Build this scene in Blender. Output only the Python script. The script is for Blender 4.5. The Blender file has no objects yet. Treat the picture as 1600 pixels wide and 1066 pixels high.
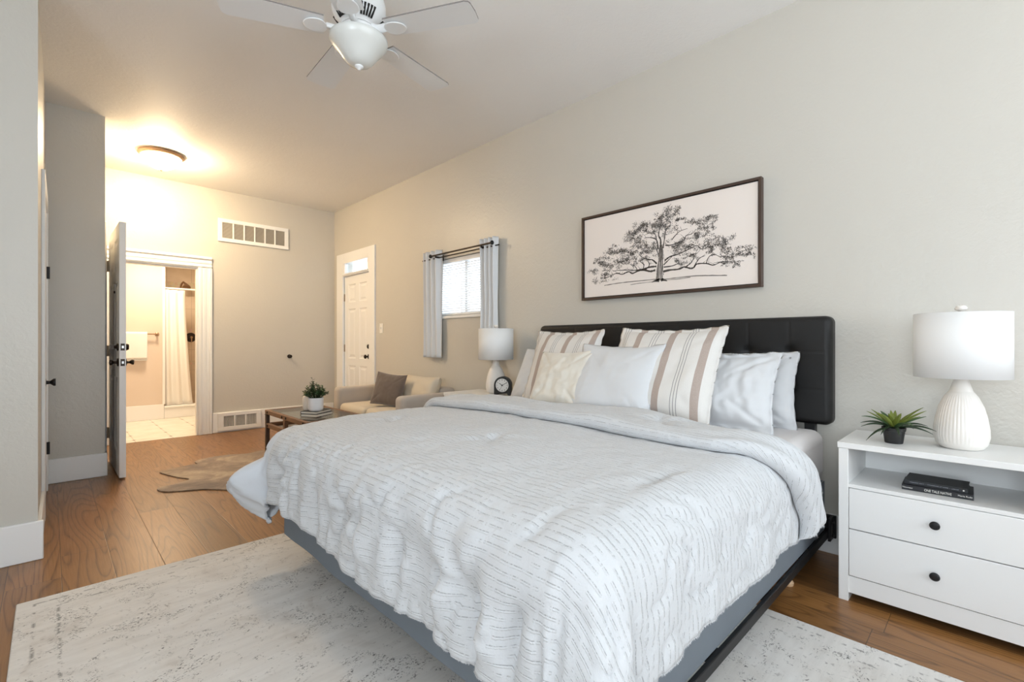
import bpy, bmesh, math, random
from math import sin, cos, pi, sqrt, hypot, atan2, radians, floor, ceil, exp
from mathutils import Vector, Matrix, noise

S = bpy.context.scene
COL = S.collection

# ------------------------------------------------------------------ camera, light, exposure
cam_data = bpy.data.cameras.new('camera')
cam = bpy.data.objects.new('camera', cam_data)
COL.objects.link(cam)
cam.location = (0, 0, 1.10)
cam.rotation_euler = (radians(90), 0, -0.7746)
cam_data.sensor_fit = 'HORIZONTAL'
cam_data.sensor_width = 36.0
cam_data.lens = 738.0 / 1600 * 36.0
cam_data.shift_y = 3.0 / 1600
cam_data.clip_start = 0.03
S.camera = cam

S.view_settings.view_transform = 'Standard'
S.view_settings.look = 'None'
S.view_settings.gamma = 1.0
S.view_settings.use_curve_mapping = False
S.view_settings.exposure = -0.05

world = bpy.data.worlds.new('overcast_sky')
S.world = world
world.use_nodes = True
wb = world.node_tree.nodes['Background']
wb.inputs[0].default_value = (0.86, 0.93, 1.0, 1)
wb.inputs[1].default_value = 4.0


def area_light(name, loc, rot, sx, sy, power, color):
    d = bpy.data.lights.new(name, 'AREA')
    d.shape = 'RECTANGLE'
    d.size, d.size_y = sx, sy
    d.energy, d.color = power, color
    o = bpy.data.objects.new(name, d)
    COL.objects.link(o)
    o.location, o.rotation_euler = loc, rot
    return o


DAY = (0.90, 0.95, 1.0)
# daylight through the windows behind the camera (back wall and left wall)
area_light('daylight_back_window', (0.1, -2.42, 1.55), (radians(132), 0, 0), 1.5, 1.6, 34, DAY)
area_light('daylight_back_window', (1.95, -2.42, 1.55), (radians(128), 0, 0), 1.2, 1.6, 42, DAY)
area_light('daylight_left_window', (-2.42, -0.45, 1.55), (radians(130), 0, radians(-90)), 1.7, 1.7, 98, DAY)
FLUSH_STRENGTH = 185.0
BATH_POWER = 42.0
HALL_POWER = 10.0

D, F, H = 2.93, 6.65, 2.975      # bed wall x, far wall y, ceiling z

# ------------------------------------------------------------------ materials
def nodes_of(name):
    m = bpy.data.materials.new(name)
    m.use_nodes = True
    nt = m.node_tree
    return m, nt, nt.nodes['Principled BSDF']


def N(nt, t, **kw):
    n = nt.nodes.new(t)
    for k, v in kw.items():
        if k.startswith('i_'):
            n.inputs[int(k[2:])].default_value = v
        else:
            setattr(n, k, v)
    return n


def L(nt, a, ao, b, bi):
    nt.links.new(a.outputs[ao], b.inputs[bi])


def mth(nt, op, a, b=None, c=None):
    n = nt.nodes.new('ShaderNodeMath')
    n.operation = op
    for k, v in enumerate((a, b, c)):
        if v is None:
            continue
        if isinstance(v, (int, float)):
            n.inputs[k].default_value = v
        else:
            nt.links.new(v, n.inputs[k])
    return n.outputs[0]


def ramp(nt, fac, stops):
    n = nt.nodes.new('ShaderNodeValToRGB')
    e = n.color_ramp.elements
    while len(e) < len(stops):
        e.new(0.5)
    for k, (p, c) in enumerate(stops):
        e[k].position = p
        e[k].color = (c[0], c[1], c[2], 1) if not isinstance(c, (int, float)) else (c, c, c, 1)
    nt.links.new(fac, n.inputs[0])
    return n.outputs[0]


def mixc(nt, fac, a, b, mode='MIX'):
    n = nt.nodes.new('ShaderNodeMix')
    n.data_type = 'RGBA'
    n.blend_type = mode
    for k, v in ((0, fac), (6, a), (7, b)):
        if isinstance(v, (int, float)):
            n.inputs[k].default_value = v
        elif isinstance(v, tuple):
            n.inputs[k].default_value = (v[0], v[1], v[2], 1)
        else:
            nt.links.new(v, n.inputs[k])
    return n.outputs[2]


def coords(nt, scale=(1, 1, 1), kind='Object', rot=(0, 0, 0)):
    tc = nt.nodes.new('ShaderNodeTexCoord')
    mp = nt.nodes.new('ShaderNodeMapping')
    mp.inputs['Scale'].default_value = scale
    mp.inputs['Rotation'].default_value = rot
    nt.links.new(tc.outputs[kind], mp.inputs[0])
    return mp.outputs[0]


def noise_tex(nt, vec, scale, detail=2, rough=0.5, dist=0.0):
    n = nt.nodes.new('ShaderNodeTexNoise')
    n.inputs['Scale'].default_value = scale
    n.inputs['Detail'].default_value = detail
    n.inputs['Roughness'].default_value = rough
    n.inputs['Distortion'].default_value = dist
    nt.links.new(vec, n.inputs['Vector'])
    return n.outputs[0]


def bump(nt, bsdf, height, strength=0.3, dist=0.002):
    b = nt.nodes.new('ShaderNodeBump')
    b.inputs['Strength'].default_value = strength
    b.inputs['Distance'].default_value = dist
    nt.links.new(height, b.inputs['Height'])
    nt.links.new(b.outputs[0], bsdf.inputs['Normal'])
    return b


def simple(name, col, rough=0.5, metal=0.0, bscale=0, bstr=0.2, bdist=0.001, var=0.0, spec=0.5, sheen=0.0, coat=0.0):
    m, nt, b = nodes_of(name)
    b.inputs['Base Color'].default_value = (*col, 1)
    b.inputs['Roughness'].default_value = rough
    b.inputs['Metallic'].default_value = metal
    b.inputs['Specular IOR Level'].default_value = spec
    if sheen:
        b.inputs['Sheen Weight'].default_value = sheen
    if coat:
        b.inputs['Coat Weight'].default_value = coat
    v = coords(nt)
    if var:
        n = noise_tex(nt, v, 9, 4)
        c = mixc(nt, n, tuple(x * (1 - var) for x in col), tuple(min(1, x * (1 + var)) for x in col))
        nt.links.new(c, b.inputs['Base Color'])
    if bscale:
        bump(nt, b, noise_tex(nt, v, bscale, 4), bstr, bdist)
    return m


def wall_mat(name, col, rough=0.36):
    m, nt, b = nodes_of(name)
    v = coords(nt)
    n = noise_tex(nt, v, 1.3, 3)
    c = mixc(nt, n, tuple(x * 0.97 for x in col), tuple(x * 1.03 for x in col))
    nt.links.new(c, b.inputs['Base Color'])
    b.inputs['Roughness'].default_value = rough
    b.inputs['Specular IOR Level'].default_value = 0.4
    fine = noise_tex(nt, v, 55, 3, 0.55, 0.6)
    blot = ramp(nt, noise_tex(nt, v, 16, 2, 0.5, 1.2), [(0.45, 0.0), (0.62, 1.0)])
    wave = noise_tex(nt, v, 2.2, 2)
    h = mth(nt, 'ADD', mth(nt, 'MULTIPLY', fine, 0.5), mth(nt, 'ADD', mth(nt, 'MULTIPLY', blot, 0.16), mth(nt, 'MULTIPLY', wave, 2.2)))
    bump(nt, b, h, 0.5, 0.004)
    return m


MAT = {}
MAT['wall'] = wall_mat('greige_wall_paint', (0.595, 0.568, 0.512))
MAT['ceiling'] = wall_mat('ceiling_paint', (0.88, 0.865, 0.84), 0.6)
MAT['white'] = simple('white_trim_paint', (0.86, 0.86, 0.85), 0.35, bscale=30, bstr=0.05)
MAT['white_lam'] = simple('white_furniture_laminate', (0.82, 0.82, 0.81), 0.38, bscale=60, bstr=0.03)
MAT['bath_wall'] = simple('cream_bathroom_paint', (0.72, 0.61, 0.515), 0.6, bscale=40, bstr=0.1)
MAT['black_metal'] = simple('black_metal', (0.02, 0.02, 0.021), 0.45, 0.6, bscale=90, bstr=0.05)
MAT['bronze'] = simple('oil_rubbed_bronze', (0.035, 0.026, 0.02), 0.35, 0.8, bscale=60, bstr=0.05)
MAT['brass'] = simple('aged_brass', (0.34, 0.22, 0.13), 0.35, 0.5, bscale=60, bstr=0.05)
MAT['hinge'] = simple('antique_hinge_metal', (0.30, 0.24, 0.17), 0.35, 0.9, bscale=60, bstr=0.05)
MAT['steel'] = simple('satin_steel', (0.6, 0.6, 0.6), 0.3, 0.9, bscale=60, bstr=0.05)
MAT['fan_white'] = simple('fan_white_paint', (0.84, 0.85, 0.85), 0.4, bscale=30, bstr=0.03)
MAT['blade_edge'] = simple('grey_blade_edge', (0.22, 0.20, 0.19), 0.6, bscale=30, bstr=0.05)
MAT['dark_gap'] = simple('dark_opening', (0.02, 0.018, 0.016), 0.9, bscale=30, bstr=0.05)
MAT['plastic_white'] = simple('white_plastic', (0.85, 0.84, 0.8), 0.3, bscale=30, bstr=0.02)
MAT['cream_fabric'] = simple('cream_velvet', (0.71, 0.665, 0.585), 0.9, bscale=220, bstr=0.3, var=0.06, sheen=0.4)
MAT['white_cotton'] = simple('white_cotton', (0.66, 0.67, 0.685), 0.9, bscale=160, bstr=0.15, sheen=0.1)
MAT['lining'] = simple('white_duvet_lining', (0.64, 0.67, 0.715), 0.85, bscale=25, bstr=0.25, bdist=0.004, sheen=0.1)
MAT['sheet'] = simple('pale_grey_sheet', (0.74, 0.715, 0.715), 0.85, bscale=140, bstr=0.1)
MAT['boxspring'] = simple('blue_grey_cover', (0.165, 0.188, 0.215), 0.85, bscale=180, bstr=0.15, var=0.05)
MAT['leather'] = simple('black_leatherette', (0.0115, 0.011, 0.011), 0.5, bscale=170, bstr=0.15, spec=0.35)
MAT['sofa'] = simple('beige_sofa_fabric', (0.50, 0.44, 0.38), 0.95, bscale=260, bstr=0.35, var=0.05, sheen=0.2)
MAT['sofa_lit'] = simple('beige_sofa_fabric_lit_copy', (0.64, 0.56, 0.44), 0.95, bscale=260, bstr=0.35, var=0.05, sheen=0.2)  # same sofa fabric, lighter and yellower: light on the cushions put into colour
MAT['vent_back'] = simple('vent_backing', (0.26, 0.23, 0.20), 0.9, bscale=30, bstr=0.05)
MAT['throw'] = simple('brown_velvet', (0.13, 0.095, 0.075), 0.85, bscale=150, bstr=0.3, var=0.15, sheen=0.5)
MAT['throw_edge'] = simple('dark_brown_piping', (0.06, 0.042, 0.034), 0.85, bscale=150, bstr=0.2)
MAT['curtain'] = simple('silver_grey_curtain_cloth', (0.70, 0.715, 0.73), 0.45, bscale=300, bstr=0.1, sheen=0.3)
MAT['curtain_back'] = simple('ivory_curtain_lining', (0.80, 0.76, 0.69), 0.8, bscale=300, bstr=0.1)
MAT['blind'] = simple('white_blind_slat', (0.88, 0.88, 0.88), 0.4, bscale=30, bstr=0.02)
MAT['ceramic'] = simple('cream_glazed_ceramic', (0.82, 0.78, 0.73), 0.3, bscale=45, bstr=0.08, var=0.03)
MAT['pot_white'] = simple('white_ceramic_pot', (0.86, 0.86, 0.87), 0.3, bscale=30, bstr=0.03)
MAT['cup'] = simple('cream_stoneware', (0.78, 0.72, 0.64), 0.5, bscale=30, bstr=0.05)
MAT['pot_black'] = simple('black_plastic_pot', (0.012, 0.012, 0.012), 0.5, bscale=30, bstr=0.03)
MAT['soil'] = simple('dark_soil', (0.02, 0.017, 0.012), 0.95, bscale=80, bstr=0.6, bdist=0.004)
MAT['book_black'] = simple('black_book_cloth', (0.013, 0.014, 0.018), 0.5, bscale=200, bstr=0.08)
MAT['book_grey'] = simple('charcoal_book_cover', (0.028, 0.030, 0.033), 0.55, bscale=200, bstr=0.08)
MAT['paper'] = simple('book_pages', (0.72, 0.66, 0.56), 0.9, bscale=200, bstr=0.3)
MAT['ink_white'] = simple('printed_cream_lettering', (0.82, 0.80, 0.74), 0.6, bscale=30, bstr=0.02)
MAT['ink_dim'] = simple('printed_grey_lettering', (0.34, 0.36, 0.40), 0.6, bscale=30, bstr=0.02)
MAT['ink'] = simple('charcoal_ink', (0.075, 0.066, 0.058), 0.9, bscale=60, bstr=0.05)
MAT['ink_soft'] = simple('soft_charcoal_ink', (0.22, 0.195, 0.175), 0.9, bscale=60, bstr=0.05)
MAT['canvas'] = simple('ivory_canvas', (0.84, 0.765, 0.71), 0.85, bscale=400, bstr=0.2)
MAT['walnut'] = simple('dark_walnut_frame', (0.062, 0.036, 0.024), 0.45, bscale=60, bstr=0.1, var=0.25)
MAT['table_wood'] = simple('rustic_brown_wood', (0.16, 0.075, 0.035), 0.5, bscale=40, bstr=0.2, var=0.35)
MAT['pale_wood'] = simple('pale_wood', (0.62, 0.42, 0.25), 0.5, bscale=40, bstr=0.1)
MAT['clock_face'] = simple('white_clock_face', (0.78, 0.77, 0.75), 0.5, bscale=30, bstr=0.02)
MAT['clock_black'] = simple('black_clock_shell', (0.010, 0.010, 0.010), 0.4, bscale=30, bstr=0.02)
MAT['towel'] = simple('white_terry_towel', (0.86, 0.85, 0.82), 0.95, bscale=220, bstr=0.6, bdist=0.003)
MAT['shower_cloth'] = simple('white_shower_curtain', (0.86, 0.84, 0.80), 0.8, bscale=200, bstr=0.1)
MAT['leaf'] = simple('green_leaf', (0.065, 0.125, 0.045), 0.45, bscale=40, bstr=0.1, var=0.45)
MAT['leaf_lime'] = simple('lime_green_leaf', (0.17, 0.21, 0.035), 0.45, bscale=40, bstr=0.1, var=0.4)
MAT['leaf_dark'] = simple('dark_green_leaf', (0.028, 0.055, 0.024), 0.45, bscale=40, bstr=0.1, var=0.4)
MAT['shade'] = simple('white_linen_shade', (0.87, 0.87, 0.87), 0.9, bscale=300, bstr=0.1)
def shade_mat():
    m, nt, b = nodes_of('white_linen_shade')
    b.inputs['Base Color'].default_value = (0.94, 0.94, 0.93, 1)
    b.inputs['Roughness'].default_value = 0.9
    bump(nt, b, noise_tex(nt, coords(nt), 300, 3), 0.1, 0.001)
    tl = N(nt, 'ShaderNodeBsdfTranslucent')
    tl.inputs[0].default_value = (0.92, 0.91, 0.88, 1)
    mx = N(nt, 'ShaderNodeMixShader')
    mx.inputs[0].default_value = 0.12
    nt.links.new(b.outputs[0], mx.inputs[1])
    nt.links.new(tl.outputs[0], mx.inputs[2])
    nt.links.new(mx.outputs[0], nt.nodes['Material Output'].inputs[0])
    return m


MAT['shade'] = shade_mat()
MAT['siding'] = simple('pale_siding', (0.75, 0.76, 0.78), 0.7, bscale=5, bstr=0.1)
MAT['brick'] = simple('brown_brick', (0.33, 0.18, 0.14), 0.8, bscale=20, bstr=0.2, var=0.2)


def floor_mat():
    m, nt, b = nodes_of('oak_floor_planks')
    tc = nt.nodes.new('ShaderNodeTexCoord')
    sep = nt.nodes.new('ShaderNodeSeparateXYZ')
    nt.links.new(tc.outputs['Object'], sep.inputs[0])
    W = 0.185
    xr = mth(nt, 'DIVIDE', mth(nt, 'ADD', sep.outputs[0], 0.145), W)
    row = mth(nt, 'FLOOR', xr)
    fx = mth(nt, 'FRACT', xr)
    wn = nt.nodes.new('ShaderNodeTexWhiteNoise')
    wn.noise_dimensions = '1D'
    nt.links.new(row, wn.inputs['W'])
    yr = mth(nt, 'ADD', mth(nt, 'DIVIDE', sep.outputs[1], 1.75), mth(nt, 'MULTIPLY', wn.outputs[0], 7.3))
    fy = mth(nt, 'FRACT', yr)
    cell = mth(nt, 'ADD', mth(nt, 'MULTIPLY', row, 17.13), mth(nt, 'FLOOR', yr))
    wn2 = nt.nodes.new('ShaderNodeTexWhiteNoise')
    wn2.noise_dimensions = '1D'
    nt.links.new(cell, wn2.inputs['W'])
    # grain: contour bands of a stretched noise, shifted per plank
    cmb = nt.nodes.new('ShaderNodeCombineXYZ')
    nt.links.new(mth(nt, 'MULTIPLY', sep.outputs[0], 7.0), cmb.inputs[0])
    nt.links.new(mth(nt, 'MULTIPLY', sep.outputs[1], 0.62), cmb.inputs[1])
    nt.links.new(mth(nt, 'MULTIPLY', wn2.outputs[0], 40.0), cmb.inputs[2])
    big = noise_tex(nt, cmb.outputs[0], 1.0, 1, 0.4, 0.25)
    rings = mth(nt, 'FRACT', mth(nt, 'MULTIPLY', big, 17.0))
    rings = ramp(nt, rings, [(0.0, 0.15), (0.10, 0.55), (0.30, 0.95), (0.85, 1.0), (1.0, 0.15)])
    cmb2 = nt.nodes.new('ShaderNodeCombineXYZ')
    nt.links.new(mth(nt, 'MULTIPLY', sep.outputs[0], 160.0), cmb2.inputs[0])
    nt.links.new(mth(nt, 'MULTIPLY', sep.outputs[1], 5.0), cmb2.inputs[1])
    nt.links.new(wn2.outputs[0], cmb2.inputs[2])
    fine = noise_tex(nt, cmb2.outputs[0], 1.0, 3, 0.6)
    g = mth(nt, 'ADD', mth(nt, 'MULTIPLY', rings, 0.46), mth(nt, 'MULTIPLY', fine, 0.54))
    c = ramp(nt, g, [(0.15, (0.080, 0.033, 0.011)), (0.55, (0.215, 0.097, 0.030)), (0.85, (0.295, 0.140, 0.045))])
    tone = ramp(nt, wn2.outputs[0], [(0.0, (0.80, 0.80, 0.80)), (1.0, (1.15, 1.12, 1.08))])
    c = mixc(nt, 1.0, c, tone, 'MULTIPLY')
    ex = mth(nt, 'MINIMUM', fx, mth(nt, 'SUBTRACT', 1.0, fx))
    ey = mth(nt, 'MULTIPLY', mth(nt, 'MINIMUM', fy, mth(nt, 'SUBTRACT', 1.0, fy)), 1.75 / W)
    e = mth(nt, 'MINIMUM', ex, ey)
    seam = ramp(nt, e, [(0.0, 0.25), (0.012, 1.0)])
    c = mixc(nt, 1.0, c, seam, 'MULTIPLY')
    nt.links.new(c, b.inputs['Base Color'])
    nt.links.new(ramp(nt, fine, [(0.0, 0.40), (1.0, 0.26)]), b.inputs['Roughness'])
    h = mth(nt, 'ADD', mth(nt, 'MULTIPLY', seam, 1.0), mth(nt, 'MULTIPLY', g, 0.35))
    bump(nt, b, h, 0.35, 0.0015)
    return m


MAT['floor'] = floor_mat()


def tile_mat():
    m, nt, b = nodes_of('white_tile_floor')
    tc = nt.nodes.new('ShaderNodeTexCoord')
    sep = nt.nodes.new('ShaderNodeSeparateXYZ')
    nt.links.new(tc.outputs['Object'], sep.inputs[0])
    T = 0.34
    u = mth(nt, 'DIVIDE', sep.outputs[0], T)
    v = mth(nt, 'DIVIDE', sep.outputs[1], T)
    fu = mth(nt, 'ABSOLUTE', mth(nt, 'SUBTRACT', mth(nt, 'FRACT', u), 0.5))
    fv = mth(nt, 'ABSOLUTE', mth(nt, 'SUBTRACT', mth(nt, 'FRACT', v), 0.5))
    joint = ramp(nt, mth(nt, 'MAXIMUM', fu, fv), [(0.482, 1.0), (0.49, 0.72)])
    dia = mth(nt, 'ADD', mth(nt, 'SUBTRACT', 0.5, fu), mth(nt, 'SUBTRACT', 0.5, fv))
    dot = ramp(nt, dia, [(0.065, 1.0), (0.075, 0.0)])
    n = noise_tex(nt, coords(nt), 6, 4)
    c = ramp(nt, n, [(0.3, (0.70, 0.66, 0.58)), (0.7, (0.80, 0.77, 0.70))])
    c = mixc(nt, 1.0, c, joint, 'MULTIPLY')
    c = mixc(nt, dot, c, (0.22, 0.19, 0.16))
    nt.links.new(c, b.inputs['Base Color'])
    b.inputs['Roughness'].default_value = 0.25
    bump(nt, b, joint, 0.3, 0.001)
    return m


MAT['tile'] = tile_mat()


def shower_tile_mat():
    m, nt, b = nodes_of('beige_shower_tile')
    tc = nt.nodes.new('ShaderNodeTexCoord')
    sep = nt.nodes.new('ShaderNodeSeparateXYZ')
    nt.links.new(tc.outputs['Object'], sep.inputs[0])
    z = sep.outputs[2]
    n = noise_tex(nt, coords(nt), 4, 5)
    c = ramp(nt, n, [(0.3, (0.66, 0.53, 0.40)), (0.7, (0.78, 0.66, 0.53))])
    fu = mth(nt, 'ABSOLUTE', mth(nt, 'SUBTRACT', mth(nt, 'FRACT', mth(nt, 'DIVIDE', sep.outputs[0], 0.33)), 0.5))
    fv = mth(nt, 'ABSOLUTE', mth(nt, 'SUBTRACT', mth(nt, 'FRACT', mth(nt, 'DIVIDE', z, 0.33)), 0.5))
    joint = ramp(nt, mth(nt, 'MAXIMUM', fu, fv), [(0.485, 1.0), (0.492, 0.8)])
    c = mixc(nt, 1.0, c, joint, 'MULTIPLY')
    vo = nt.nodes.new('ShaderNodeTexVoronoi')
    vo.inputs['Scale'].default_value = 28
    nt.links.new(coords(nt), vo.inputs['Vector'])
    mos = mixc(nt, 0.6, vo.outputs['Color'], (0.50, 0.36, 0.22))
    mos = mixc(nt, 0.75, mos, (0.72, 0.60, 0.45))
    for zc, hw in ((2.02, 0.055), (1.30, 0.03), (0.78, 0.03)):
        band = mth(nt, 'LESS_THAN', mth(nt, 'ABSOLUTE', mth(nt, 'SUBTRACT', z, zc)), hw)
        c = mixc(nt, band, c, mos)
    nt.links.new(c, b.inputs['Base Color'])
    b.inputs['Roughness'].default_value = 0.3
    bump(nt, b, joint, 0.3, 0.001)
    return m


MAT['shower_tile'] = shower_tile_mat()


def rug_mat():
    m, nt, b = nodes_of('distressed_ivory_rug')
    v = coords(nt)
    tc = nt.nodes.new('ShaderNodeTexCoord')
    sep = nt.nodes.new('ShaderNodeSeparateXYZ')
    nt.links.new(tc.outputs['Object'], sep.inputs[0])
    x, y = sep.outputs[0], sep.outputs[1]
    big = noise_tex(nt, v, 3.2, 4, 0.6, 0.8)
    base = ramp(nt, big, [(0.26, (0.52, 0.465, 0.415)), (0.42, (0.68, 0.645, 0.60)), (0.62, (0.725, 0.70, 0.665)), (0.8, (0.60, 0.555, 0.51))])
    # streaks along the weave (x)
    st = noise_tex(nt, coords(nt, (2.6, 24, 1)), 1.0, 5, 0.72)
    base = mixc(nt, 1.0, base, ramp(nt, st, [(0.32, (0.90, 0.895, 0.89)), (0.55, (1.0, 1.0, 1.0)), (0.75, (1.04, 1.04, 1.04))]), 'MULTIPLY')
    # curving worn motif outlines
    mo = noise_tex(nt, v, 7.5, 2, 0.5, 1.6)
    line = mth(nt, 'ABSOLUTE', mth(nt, 'SUBTRACT', mo, 0.5))
    line = ramp(nt, line, [(0.004, 1.0), (0.022, 0.0)])
    worn = ramp(nt, noise_tex(nt, v, 48, 3, 0.7), [(0.55, 0.0), (0.62, 1.0)])
    base = mixc(nt, mth(nt, 'MULTIPLY', mth(nt, 'MULTIPLY', line, worn), 0.45), base, (0.22, 0.19, 0.17))
    # small dark flecks in clusters
    fv = coords(nt, (62, 84, 1))
    vo = nt.nodes.new('ShaderNodeTexVoronoi')
    vo.inputs['Scale'].default_value = 1.0
    vo.inputs['Randomness'].default_value = 1.0
    nt.links.new(fv, vo.inputs['Vector'])
    fleck = ramp(nt, vo.outputs['Distance'], [(0.20, 1.0), (0.30, 0.0)])
    wnz = nt.nodes.new('ShaderNodeSeparateColor')
    nt.links.new(vo.outputs['Color'], wnz.inputs[0])
    pick = mth(nt, 'GREATER_THAN', wnz.outputs[0], 0.45)
    clus = ramp(nt, noise_tex(nt, v, 6.5, 3, 0.7, 1.0), [(0.52, 0.0), (0.58, 1.0)])
    spk = ramp(nt, noise_tex(nt, coords(nt, (1, 1.5, 1)), 118, 2, 0.6, 0.8), [(0.58, 0.0), (0.61, 1.0)])
    fl = mth(nt, 'MULTIPLY', mth(nt, 'MAXIMUM', spk, mth(nt, 'MULTIPLY', mth(nt, 'MULTIPLY', fleck, pick), 0.35)), clus)
    base = mixc(nt, mth(nt, 'MULTIPLY', fl, 0.85), base, (0.07, 0.06, 0.055))
    # two dashed guard lines round the border
    ex = mth(nt, 'SUBTRACT', 1.10, mth(nt, 'ABSOLUTE', x))
    ey = mth(nt, 'SUBTRACT', 1.50, mth(nt, 'ABSOLUTE', y))
    e = mth(nt, 'MINIMUM', ex, mth(nt, 'ADD', ey, 0.0))
    for off in (0.055, 0.125):
        ln = ramp(nt, mth(nt, 'ABSOLUTE', mth(nt, 'SUBTRACT', e, off)), [(0.0025, 1.0), (0.006, 0.0)])
        dash = ramp(nt, noise_tex(nt, v, 30 + off * 60, 2, 0.6), [(0.50, 0.0), (0.57, 1.0)])
        base = mixc(nt, mth(nt, 'MULTIPLY', mth(nt, 'MULTIPLY', ln, dash), 0.7), base, (0.12, 0.11, 0.10))
    nt.links.new(base, b.inputs['Base Color'])
    b.inputs['Roughness'].default_value = 0.95
    b.inputs['Sheen Weight'].default_value = 0.15
    h = mth(nt, 'ADD', noise_tex(nt, v, 420, 2), mth(nt, 'MULTIPLY', st, 0.8))
    bump(nt, b, h, 0.35, 0.002)
    return m


MAT['rug'] = rug_mat()


def hide_mat():
    m, nt, b = nodes_of('brindle_cowhide')
    v = coords(nt)
    n = noise_tex(nt, v, 3.0, 6, 0.68, 0.5)
    c = ramp(nt, n, [(0.34, (0.10, 0.056, 0.028)), (0.48, (0.21, 0.135, 0.078)), (0.58, (0.36, 0.26, 0.16)), (0.72, (0.50, 0.40, 0.28))])
    s = noise_tex(nt, coords(nt, (26, 110, 1)), 1.0, 3)
    c = mixc(nt, 1.0, c, ramp(nt, s, [(0.3, 0.75), (0.7, 1.1)]), 'MULTIPLY')
    nt.links.new(c, b.inputs['Base Color'])
    b.inputs['Roughness'].default_value = 0.8
    b.inputs['Sheen Weight'].default_value = 0.3
    bump(nt, b, s, 0.4, 0.002)
    return m


MAT['hide'] = hide_mat()


def duvet_mat(name, period=0.0215):
    m, nt, b = nodes_of(name)
    uv = nt.nodes.new('ShaderNodeUVMap')
    sep = nt.nodes.new('ShaderNodeSeparateXYZ')
    nt.links.new(uv.outputs[0], sep.inputs[0])
    p, q = sep.outputs[0], sep.outputs[1]
    wob = noise_tex(nt, uv.outputs[0], 9, 2)
    r = mth(nt, 'ADD', mth(nt, 'DIVIDE', p, period), mth(nt, 'MULTIPLY', wob, 0.25))
    row = mth(nt, 'FLOOR', r)
    f = mth(nt, 'FRACT', r)
    cmb = nt.nodes.new('ShaderNodeCombineXYZ')
    nt.links.new(mth(nt, 'MULTIPLY', q, 26.0), cmb.inputs[0])
    nt.links.new(mth(nt, 'MULTIPLY', row, 11.7), cmb.inputs[1])
    dash = ramp(nt, noise_tex(nt, cmb.outputs[0], 1.0, 3, 0.7), [(0.44, 0.0), (0.50, 1.0)])
    dash = mth(nt, 'MULTIPLY', dash, ramp(nt, noise_tex(nt, uv.outputs[0], 230, 1), [(0.38, 0.25), (0.50, 1.0)]))
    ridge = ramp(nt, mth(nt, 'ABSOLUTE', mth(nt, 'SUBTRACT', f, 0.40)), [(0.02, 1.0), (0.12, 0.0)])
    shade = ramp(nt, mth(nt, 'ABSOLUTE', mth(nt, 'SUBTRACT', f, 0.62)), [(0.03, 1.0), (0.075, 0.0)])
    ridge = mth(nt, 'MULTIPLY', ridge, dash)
    tuft_shadow = mth(nt, 'MULTIPLY', shade, dash)  # grey shadow beneath each raised tuft, painted into the base colour
    c = mixc(nt, mth(nt, 'MULTIPLY', tuft_shadow, 0.80), (0.60, 0.613, 0.63), (0.25, 0.255, 0.26))
    c = mixc(nt, ridge, c, (0.66, 0.67, 0.685))
    nt.links.new(c, b.inputs['Base Color'])
    b.inputs['Roughness'].default_value = 0.9
    b.inputs['Sheen Weight'].default_value = 0.15
    cr = noise_tex(nt, coords(nt), 140, 3)
    wr = noise_tex(nt, coords(nt), 22, 3, 0.55, 0.8)
    h = mth(nt, 'ADD', mth(nt, 'MULTIPLY', ridge, 1.0), mth(nt, 'ADD', mth(nt, 'MULTIPLY', cr, 0.40), mth(nt, 'MULTIPLY', wr, 1.5)))
    bump(nt, b, h, 0.55, 0.0035)
    return m


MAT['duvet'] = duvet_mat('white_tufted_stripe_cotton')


def stripe_mat():
    m, nt, b = nodes_of('taupe_striped_linen')
    uv = nt.nodes.new('ShaderNodeUVMap')
    sep = nt.nodes.new('ShaderNodeSeparateXYZ')
    nt.links.new(uv.outputs[0], sep.inputs[0])
    P = 0.21
    f = mth(nt, 'FRACT', mth(nt, 'ADD', mth(nt, 'DIVIDE', sep.outputs[0], P), 0.0595))
    wide = mth(nt, 'LESS_THAN', mth(nt, 'ABSOLUTE', mth(nt, 'SUBTRACT', f, 0.25)), 0.098)
    thin = None
    for c0 in (0.675, 0.75, 0.825):
        t = mth(nt, 'LESS_THAN', mth(nt, 'ABSOLUTE', mth(nt, 'SUBTRACT', f, c0)), 0.009)
        thin = t if thin is None else mth(nt, 'MAXIMUM', thin, t)
    wv = noise_tex(nt, coords(nt), 260, 3)
    base = mixc(nt, wv, (0.69, 0.665, 0.63), (0.77, 0.75, 0.72))
    tau = mixc(nt, wv, (0.36, 0.29, 0.25), (0.52, 0.43, 0.38))
    edge = mth(nt, 'GREATER_THAN', mth(nt, 'ABSOLUTE', sep.outputs[0]), 0.300)
    wide = mth(nt, 'MULTIPLY', wide, mth(nt, 'SUBTRACT', 1.0, edge))
    thin = mth(nt, 'MULTIPLY', thin, mth(nt, 'SUBTRACT', 1.0, edge))
    c = mixc(nt, wide, base, tau)
    c = mixc(nt, thin, c, (0.30, 0.29, 0.29))
    nt.links.new(c, b.inputs['Base Color'])
    b.inputs['Roughness'].default_value = 0.9
    bump(nt, b, wv, 0.25, 0.001)
    return m


MAT['stripe'] = stripe_mat()


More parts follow.
